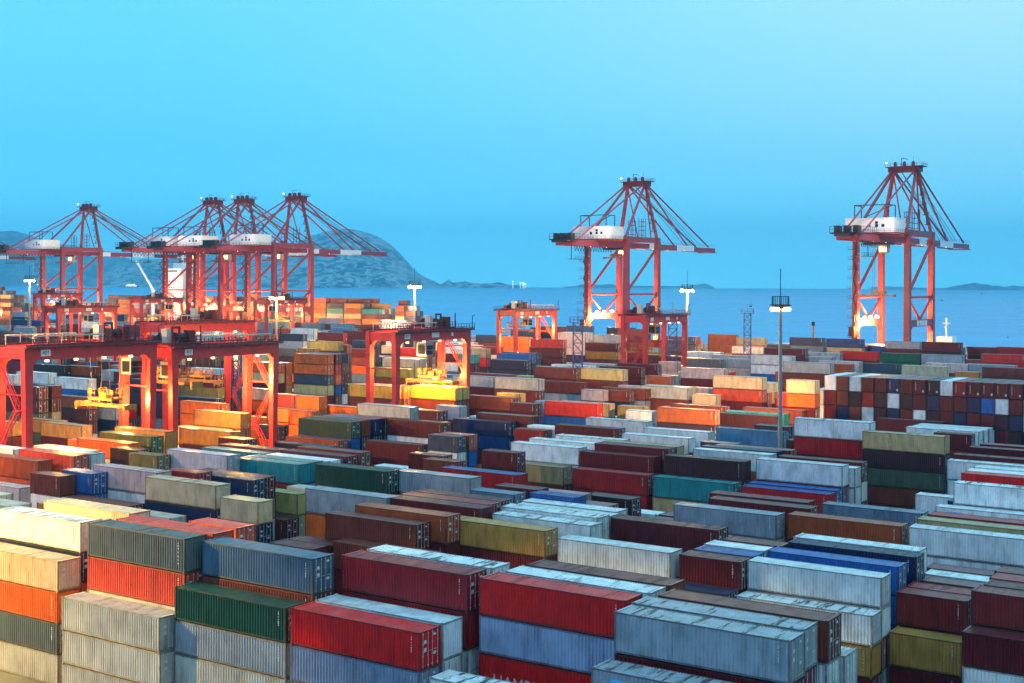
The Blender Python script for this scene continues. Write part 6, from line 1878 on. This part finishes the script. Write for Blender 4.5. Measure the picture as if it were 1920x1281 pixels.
    for i in range(4):
        x = S_ * (i + .6) / 4.4
        fl = Shape()
        fl.tube((x, -.2, T - 2.45), (x, -.2, T - 2.1), .32, 8)
        part('floodlight', fl, M['lamp'], root)
    ma = Shape()
    ma.tube((S_ + .9, -.9, T), (S_ + .9, -.9, T + 2.6), .08, 6)
    ma.tube((S_ + .9, -.9, T + 2.6), (S_ + 1.7, -.9, T + 2.9), .08, 6)
    part('lamp_arm', ma, M['dark'], root)
    return root


GD = [
    ('A', 'near left gantry crane marked 401 with yellow spreader hanging low', '401', 17.0, False, 15.3, 21.4),
    ('B', 'gantry crane marked 401 just right of the other one marked 401', '401', 2.6, True, 18.2, 1.2),
    ('C', 'gantry crane whose top shows just above the right hand 401 crane', None, 12.0, True, 14.0, 5.0),
    ('D', 'gantry crane marked 421 over bright yellow containers near centre', '421', 16.0, True, 14.8, 12.0),
    ('E', 'gantry crane left of the lone quay crane at the sea side', True, 5.0, True, 20.0, 10.0),
    ('F', 'gantry crane right of the blue lattice tower, red machinery on its left', True, 4.0, False, 16.5, 9.0),
    ('G', 'orange lit gantry crane at far left above grey containers', True, 6.0, False, 13.0, 14.0),
    ('H', 'small distant gantry crane under the leftmost visible quay crane', True, 5.0, False, 20.0, 14.0),
    ('I', 'distant gantry crane holding an orange container in front of the white ship', True, 11.0, False, 17.0, 18.0),
    ('J', 'distant gantry crane behind the brightly lit mast left of centre', True, 13.0, False, 18.0, 6.0),
]
for key, label, sign, tx, sr, zs, cab in GD:
    a, b, span, top = GANTRIES[ord(key) - 65]
    zs = min(zs, top - 6)
    gantry(label, a, b, span, top, sign, tx * span / 23.47, sr, zs, cab * span / 23.47)
    e = {'A': 1.25, 'B': 1.25, 'D': 1.2, 'E': .8, 'F': .05, 'C': .25}.get(key, .8)
    lx = .44 if tx > 14 else .78
    lamp('gantry_lamp', yard(a + 3.4, b + span * lx, top - 7.0), 20000 * e, (1.0, .54, .12), .5)
    lamp('gantry_lamp', yard(a + 3.4, b + span * (.90 if tx > 14 else .30), top - 10), 9000 * e, (1.0, .54, .12), .5)

M['sky_blue'] = flat_mat('pale_blue_panel', (.10, .52, .80), .5, 0, .1, 1)
for key, kind in MARKS.items():
    if key not in MARKED:
        continue
    o, L = MARKED[key]
    if kind == 1:
        text_shape('HAMBURG S\u00dcD', 1.25, M['tag'], o, (L / 2 - 5.6, CW / 2 + .004, .86), (rad(90), 0, rad(180)), .003)
    else:
        pn = Shape()
        pn.box(L / 2 - 3.3, L / 2 - 1.4, CW / 2 - .010, CW / 2 + .004, .45, 2.1)
        part('logo_panel', pn, M['sky_blue'], o)

# ---------------------------------------------------------------- lamp masts and lattice towers
def lamp_mast(label, a, b, top, watts, ring=2.4, aim=None):
    o = thing('lamp_mast', label, 'lamp mast', yard(a, b), ANGLE_V, 'floodlight masts in the yard')
    p_ = Shape()
    p_.tube((0, 0, 0), (0, 0, top), .42, 12, r2=.24)
    part('pole', p_, M['pole'], o)
    h = Shape()
    h.tube((0, 0, top - .5), (0, 0, top), .3, 16, r2=ring)
    h.tube((0, 0, top), (0, 0, top + .16), ring, 16)
    for i in range(12):
        t0, t1 = 2 * math.pi * i / 12, 2 * math.pi * (i + 1) / 12
        h.beam((ring * .8 * math.cos(t0), ring * .8 * math.sin(t0), top + .16), (ring * .8 * math.cos(t0), ring * .8 * math.sin(t0), top + 1.5), .08)
        h.beam((ring * .8 * math.cos(t0), ring * .8 * math.sin(t0), top + 1.5), (ring * .8 * math.cos(t1), ring * .8 * math.sin(t1), top + 1.5), .08)
    h.tube((0, 0, top + .16), (0, 0, top + 6), .07, 6)
    part('lamp_ring', h, M['rubber'], o)
    l = Shape()
    for i in range(6):
        t0 = 2 * math.pi * i / 6
        l.ball((ring * .72 * math.cos(t0), ring * .78 * math.sin(t0), top - .62), .46)
    part('floodlight', l, M['lamp'], o)
    if aim is not None:        # its heads all face one way
        lamp('mast_lamp', yard(a + 1.6, b + 1.6, top - 1.2), watts, (1.0, .53, .16), .5, aim=aim, cone=70, blend=.7)
        return
    for k in (-1, 1):
        lamp('mast_lamp', yard(a + k * 2.1, b - k * 1.5, top - 1.3), watts / 2, (1.0, .53, .16), .5)


ML = ['tall grey lamp mast in front of the stack of end-on containers', 'lamp mast right of the lone quay crane over the sea', 'lamp mast left of centre against the water beside the hill', 'brightly lit yellow lamp mast right of the three overlapping cranes', 'lamp mast in front of the distant town at far left']
for i, (label, w) in enumerate(zip(ML, (260000, 150000, 100000, 110000, 60000))):
    if i == 0:
        lamp_mast(label, *MAST_SPOTS[i], w, 1.7, yard(128, 252, 6))
    else:
        lamp_mast(label, *MAST_SPOTS[i], w)
# the mast just outside the left edge that floods the near left stacks
lamp_mast('lamp mast standing just outside the left edge', *FLOOD_SPOT, 9000)
lamp_mast('added unseen lamp mast beyond the left edge, level with the near gantry', 176.0, 90.0, 32.0, 130000)  # unseen mast, added to warm the near gantry and left-middle stacks


def lattice(label, a, b, top):
    o = thing('lattice_tower', label, 'tower', yard(a, b), ANGLE_U + .5, 'blue lattice towers among the stacks')
    f = Shape()
    w = 1.15
    cs = [(-w, -w), (w, -w), (w, w), (-w, w)]
    for c in cs:
        f.beam(c + (0,), c + (top,), .24)
    n = int(top / 2.3)
    for i in range(n):
        z0, z1 = top * i / n, top * (i + 1) / n
        for p, q in zip(cs, cs[1:] + cs[:1]):
            f.beam(p + (z0,), q + (z1,), .12)
            f.beam(q + (z0,), p + (z1,), .12)
            f.beam(p + (z1,), q + (z1,), .12)
    part('frame', f, M['blue'], o)
    d = Shape()
    d.box(-2, 2, -2, 2, top, top + .15)
    for p, q in (((-2, -2), (2, -2)), ((2, -2), (2, 2)), ((2, 2), (-2, 2)), ((-2, 2), (-2, -2))):
        d.rail(p + (top + .15,), q + (top + .15,), 1.4, 1.0, .05)
    d.tube((0, 0, top), (0, 0, top + 5.5), .06, 6)
    part('platform', d, M['blue'], o)


TL = ['blue lattice tower under the right hand 401 gantry crane', 'blue lattice tower left of the lone quay crane', 'blue lattice tower behind the legs of the dark red gantry crane', 'blue lattice tower standing clear against the sea left of the tall lamp mast']
for i, label in enumerate(TL):
    lattice(label, *TOWER_SPOTS[i])

# ---------------------------------------------------------------- ships
def quay_pt(along, out, z=0.0):
    return QU * along + QV * out + Vector((0, 0, z))


SHIP_A0, SHIP_A1 = 440.0, 706.0
sh_root = thing('container_ship', 'container ship moored behind the three overlapping cranes, white bridge house', 'ship', quay_pt(SHIP_A0, 519), math.atan2(QU.y, QU.x))
SL = SHIP_A1 - SHIP_A0
hs = Shape()
sec = [(0, 0.25), (8, .75), (22, 1.0), (SL - 20, 1.0), (SL, .82)]
for (x0, k0_), (x1, k1_) in zip(sec, sec[1:]):
    a0, a1 = 20 * k0_, 20 * k1_
    hs.hexa([(x0, -20 - a0 * .92, -6.5), (x1, -20 - a1 * .92, -6.5), (x1, -20 + a1 * .92, -6.5), (x0, -20 + a0 * .92, -6.5)],
            [(x0, -20 - a0, 8.5), (x1, -20 - a1, 8.5), (x1, -20 + a1, 8.5), (x0, -20 + a0, 8.5)])
part('hull', hs, M['hull'], sh_root)
su = Shape()
bx0 = 188.0
su.box(bx0, bx0 + 13, -19, -5, 8.5, 40)
su.box(bx0 - 1.5, bx0 + 14.5, -21, -2, 40, 43)
su.box(bx0 + 2, bx0 + 11, -16, -7, 43, 46.5)
su.beam((bx0 + 7, -11, 46.5), (bx0 + 7, -11, 53), .9)
su.beam((bx0 + 7, -15, 50), (bx0 + 7, -7, 50), .5)
su.box(bx0 + 13, bx0 + 20, -15, -6, 8.5, 30)
bh = part('bridge_house', su, M['white'], sh_root)
wd = Shape()
for i in range(12):
    wd.box(bx0 + 1 + i * 1.05, bx0 + 1.7 + i * 1.05, -1.98, -1.9, 41, 42.2)
for j in range(7):
    for i in range(6):
        wd.box(bx0 + 1.5 + i * 2, bx0 + 2.3 + i * 2, -4.98, -4.9, 12 + j * 3.8, 13.2 + j * 3.8)
part('window', wd, M['glass'], bh)
cr = Shape()
cr.beam((bx0 + 26, -4, 8.5), (bx0 + 26, -4, 30), 1.4)
cr.beam((bx0 + 26, -4, 30), (bx0 + 40, -2, 48), .9)
part('deck_crane', cr, M['white'], sh_root)
lb = Shape()
for i in range(9):
    lb.box(7 + i * 1.9, 7.5 + i * 1.9, -2, -1, 8.5, 15.5)
for j in range(4):
    lb.box(6, 24, -1.9, -1.2, 8.8 + j * 2.1, 9.1 + j * 2.1)
lb.beam((2, -6, 8.5), (7, -2, 15), .5)
part('lashing_bridge', lb, M['white'], sh_root)
lamp('deck_lamp', quay_pt(SHIP_A0 + bx0 + 5, 500, 26), 45000, (1.0, .86, .70), .6)
lamp('deck_lamp', quay_pt(SHIP_A0 + 10, 512, 18), 30000, (1.0, .70, .32), .6)
dl = Shape()
dl.ball((9, 1.5, 14.5), .5)
dl.ball((14, 1.5, 12.0), .45)
part('deck_light', dl, M['lamp_white'], sh_root)

cargo = []
rr = random.Random(8)
warm = [DECK_COLOURS[i % len(DECK_COLOURS)] for i in range(40)]
along = SHIP_A0 + 26
bay = 0
while along < SHIP_A1 - 14:
    if not (bx0 - 4 < along - SHIP_A0 + 12.4 and along - SHIP_A0 < bx0 + 27):
        tiers = 6 if bay > 0 else 5
        for row in range(6):
            tt = tiers - (1 if rr.random() < .3 else 0)
            for k in range(tt):
                cargo.append((quay_pt(along + 6.1, 519 + 3.2 + row * 2.55, 10.0 + k * 2.75), math.atan2(QU.y, QU.x), 12.19, 2.7, PALETTE[rr.choice(DECK_COLOURS)]))
    along += 13.0
    bay += 1
for half in range(2):
    for row in range(3):
        for k in range(4 + row % 2 + half):
            cargo.append((quay_pt(SHIP_A0 + 9.5 + half * 7, 519 + 4 + row * 2.55 + 5, 9.2 + k * 2.75), math.atan2(QU.y, QU.x), 6.06, 2.7, PALETTE[rr.choice(DECK_COLOURS)]))
mass_object('deck_cargo', cargo, math.atan2(QU.y, QU.x), 'orange lit containers stacked on the deck of the moored ship', 'containers')
for k, al in enumerate((470, 530, 590, 650)):
    lamp('quay_apron_lamp', quay_pt(al, 494, 16), 16000, (1.0, .50, .14), .8)

sh2 = thing('container_ship', 'container ship at the left edge behind the cranes, only its bow stacks in view', 'ship', quay_pt(775, 519), math.atan2(QU.y, QU.x))
hs = Shape()
for (x0, k0_), (x1, k1_) in zip([(0, .25), (10, .8), (26, 1), (150, 1)], [(10, .8), (26, 1), (150, 1), (160, .8)]):
    a0, a1 = 18 * k0_, 18 * k1_
    hs.hexa([(x0, -18 - a0 * .92, -6.5), (x1, -18 - a1 * .92, -6.5), (x1, -18 + a1 * .92, -6.5), (x0, -18 + a0 * .92, -6.5)],
            [(x0, -18 - a0, 8.5), (x1, -18 - a1, 8.5), (x1, -18 + a1, 8.5), (x0, -18 + a0, 8.5)])
part('hull', hs, M['hull'], sh2)
cargo = []
for bay in range(8):
    for row in range(5):
        for k in range((4, 6, 7, 8, 8, 8, 8, 8)[bay] - (1 if rr.random() < .3 else 0)):
            cargo.append((quay_pt(775 + 14 + bay * 13 + 6.1, 519 + 3.2 + row * 2.55, 9.2 + k * 2.75), math.atan2(QU.y, QU.x), 12.19, 2.7, PALETTE[rr.choice(DECK_COLOURS)]))
mass_object('deck_cargo', cargo, math.atan2(QU.y, QU.x), 'lit containers stacked on the ship at the left edge', 'containers')
lamp('quay_apron_lamp', quay_pt(800, 495, 24), 40000, (1.0, .60, .2), .8)
lamp('quay_apron_lamp', quay_pt(730, 470, 16), 30000, (1.0, .50, .12), .8)

# small craft
tug = thing('tugboat', 'small white topped vessel peeking over containers at lower right of the far crane', 'boat', ray(1775, 640, 545) * 1.0, math.atan2(QU.y, QU.x))
tug.location.z = SEA_LEVEL
tug.scale = (1.1, 1.1, 1.1)
t = Shape()
t.hexa([(-14, -4.5, -1), (14, -4.5, -1), (14, 4.5, -1), (-14, 4.5, -1)], [(-15, -5, 5), (18, -3, 6), (18, 3, 6), (-15, 5, 5)])
part('hull', t, M['hull'], tug)
t = Shape()
t.box(-9, 10, -4, 4, 5.2, 12.5)
t.box(-6, 6, -3.6, 3.6, 12.5, 15.6)
t.box(-3, 3, -2.6, 2.6, 15.6, 18.0)
t.box(5, 8, -1, 1, 12.5, 16.0)
part('cabin', t, M['white'], tug)
t = Shape()
t.beam((0, 0, 18), (0, 0, 25), .6)
t.beam((0, -2, 21.5), (0, 2, 21.5), .4)
t.beam((-1, -1.2, 23), (1, 1.2, 23), .5)
part('mast', t, M['white'], tug)

fer = thing('ferry', 'brightly lit ferry on the water between the left cranes', 'boat', (0, 0, 0), 0)
fp = ray(247, 537, 9000)
fer.location = (fp.x, fp.y, SEA_LEVEL)
t = Shape()
t.hexa([(-48, -8, -1), (44, -8, -1), (44, 8, -1), (-48, 8, -1)], [(-50, -9, 6), (52, -6, 8), (52, 6, 8), (-50, 9, 6)])
part('hull', t, M['hull'], fer)
t = Shape()
t.box(-38, 34, -7, 7, 6.2, 16)
t.box(-26, 22, -6, 6, 16, 23)
part('lit_deck', t, glow_mat('lit_cabin', (1.0, .86, .62), 1.6), fer)

pier = thing('pier_lights', 'cluster of white lights on the tip of the low island', 'lights', (0, 0, 0), 0)
t = Shape()
for px, py, r_ in ((981, 531.5, 9), (985, 532.5, 8), (976, 530, 5), (962, 528, 5)):
    c = ray(px, py, 10500)
    t.ball(c, r_)
    t.beam((c.x, c.y, SEA_LEVEL), c, 3)
part('lamp_head', t, glow_mat('pier_lamp', (.85, .95, 1.0), 3.0), pier)

for px, py, d, hgt, label in ((1408, 572, 2380, 9, 'small pale buoy left of the tall lamp mast'), (1766, 565, 3400, 9, 'small dark buoy right of the far right crane'), (1841, 553, 6000, 14, 'tiny buoy below the right hand island'), (1890, 631, 1030, 2.2, 'dark buoy nearest, on the water at far right')):
    c = ray(px, py, d)
    o = thing('buoy', label, 'buoy', (c.x, c.y, SEA_LEVEL), 0, 'navigation buoys on the sea')
    t = Shape()
    t.tube((0, 0, -.5), (0, 0, hgt * .25), hgt * .28, 10)
    part('float', t, M['dark'], o)
    t = Shape()
    for k in range(3):
        t.beam((hgt * .2 * math.cos(2.1 * k), hgt * .2 * math.sin(2.1 * k), hgt * .25), (0, 0, hgt * .85), hgt * .05)
    t.box(-hgt * .1, hgt * .1, -hgt * .1, hgt * .1, hgt * .8, hgt)
    part('top_mark', t, M['cabin'], o)

pp = ray(1525, 640, 482)
o = thing('signal_post', 'slim yellow post on the quay left of the far right crane', 'post', (pp.x, pp.y, 0), 0)
t = Shape()
t.tube((0, 0, 0), (0, 0, 20), .35, 8)
part('pole', t, M['yellow'], o)
t = Shape()
t.box(-.5, .5, -.5, .5, 20, 21.4)
part('lantern', t, M['dark'], o)

# ---------------------------------------------------------------- light on the near left stacks
fa, fb, ft = FLOOD_SPOT
fl = yard(fa - 2.2, fb + 1.2, ft - 1.8)
lamp('near_flood_lamp', fl, 560000, (1.0, .66, .13), .4, aim=yard(98, 70, 9), cone=38, blend=.4)

# ---------------------------------------------------------------- sea air
if HAZE > 0:
    m, nt, p = new_mat('sea_air')
    nt.nodes.remove(p)
    v = nt.nodes.new('ShaderNodeVolumePrincipled')
    v.inputs['Color'].default_value = (.16, .68, 1.0, 1)
    v.inputs['Density'].default_value = HAZE
    v.inputs['Anisotropy'].default_value = .0
    nt.links.new(v.outputs[0], nt.nodes['Material Output'].inputs['Volume'])
    hb = Shape()
    hb.box(-13600, 13600, -13600, 13600, SEA_LEVEL - 4, 620)
    o = part('haze', hb, m)
    o['kind'] = 'stuff'
    o['label'] = 'pale sea haze over the water and the hills'
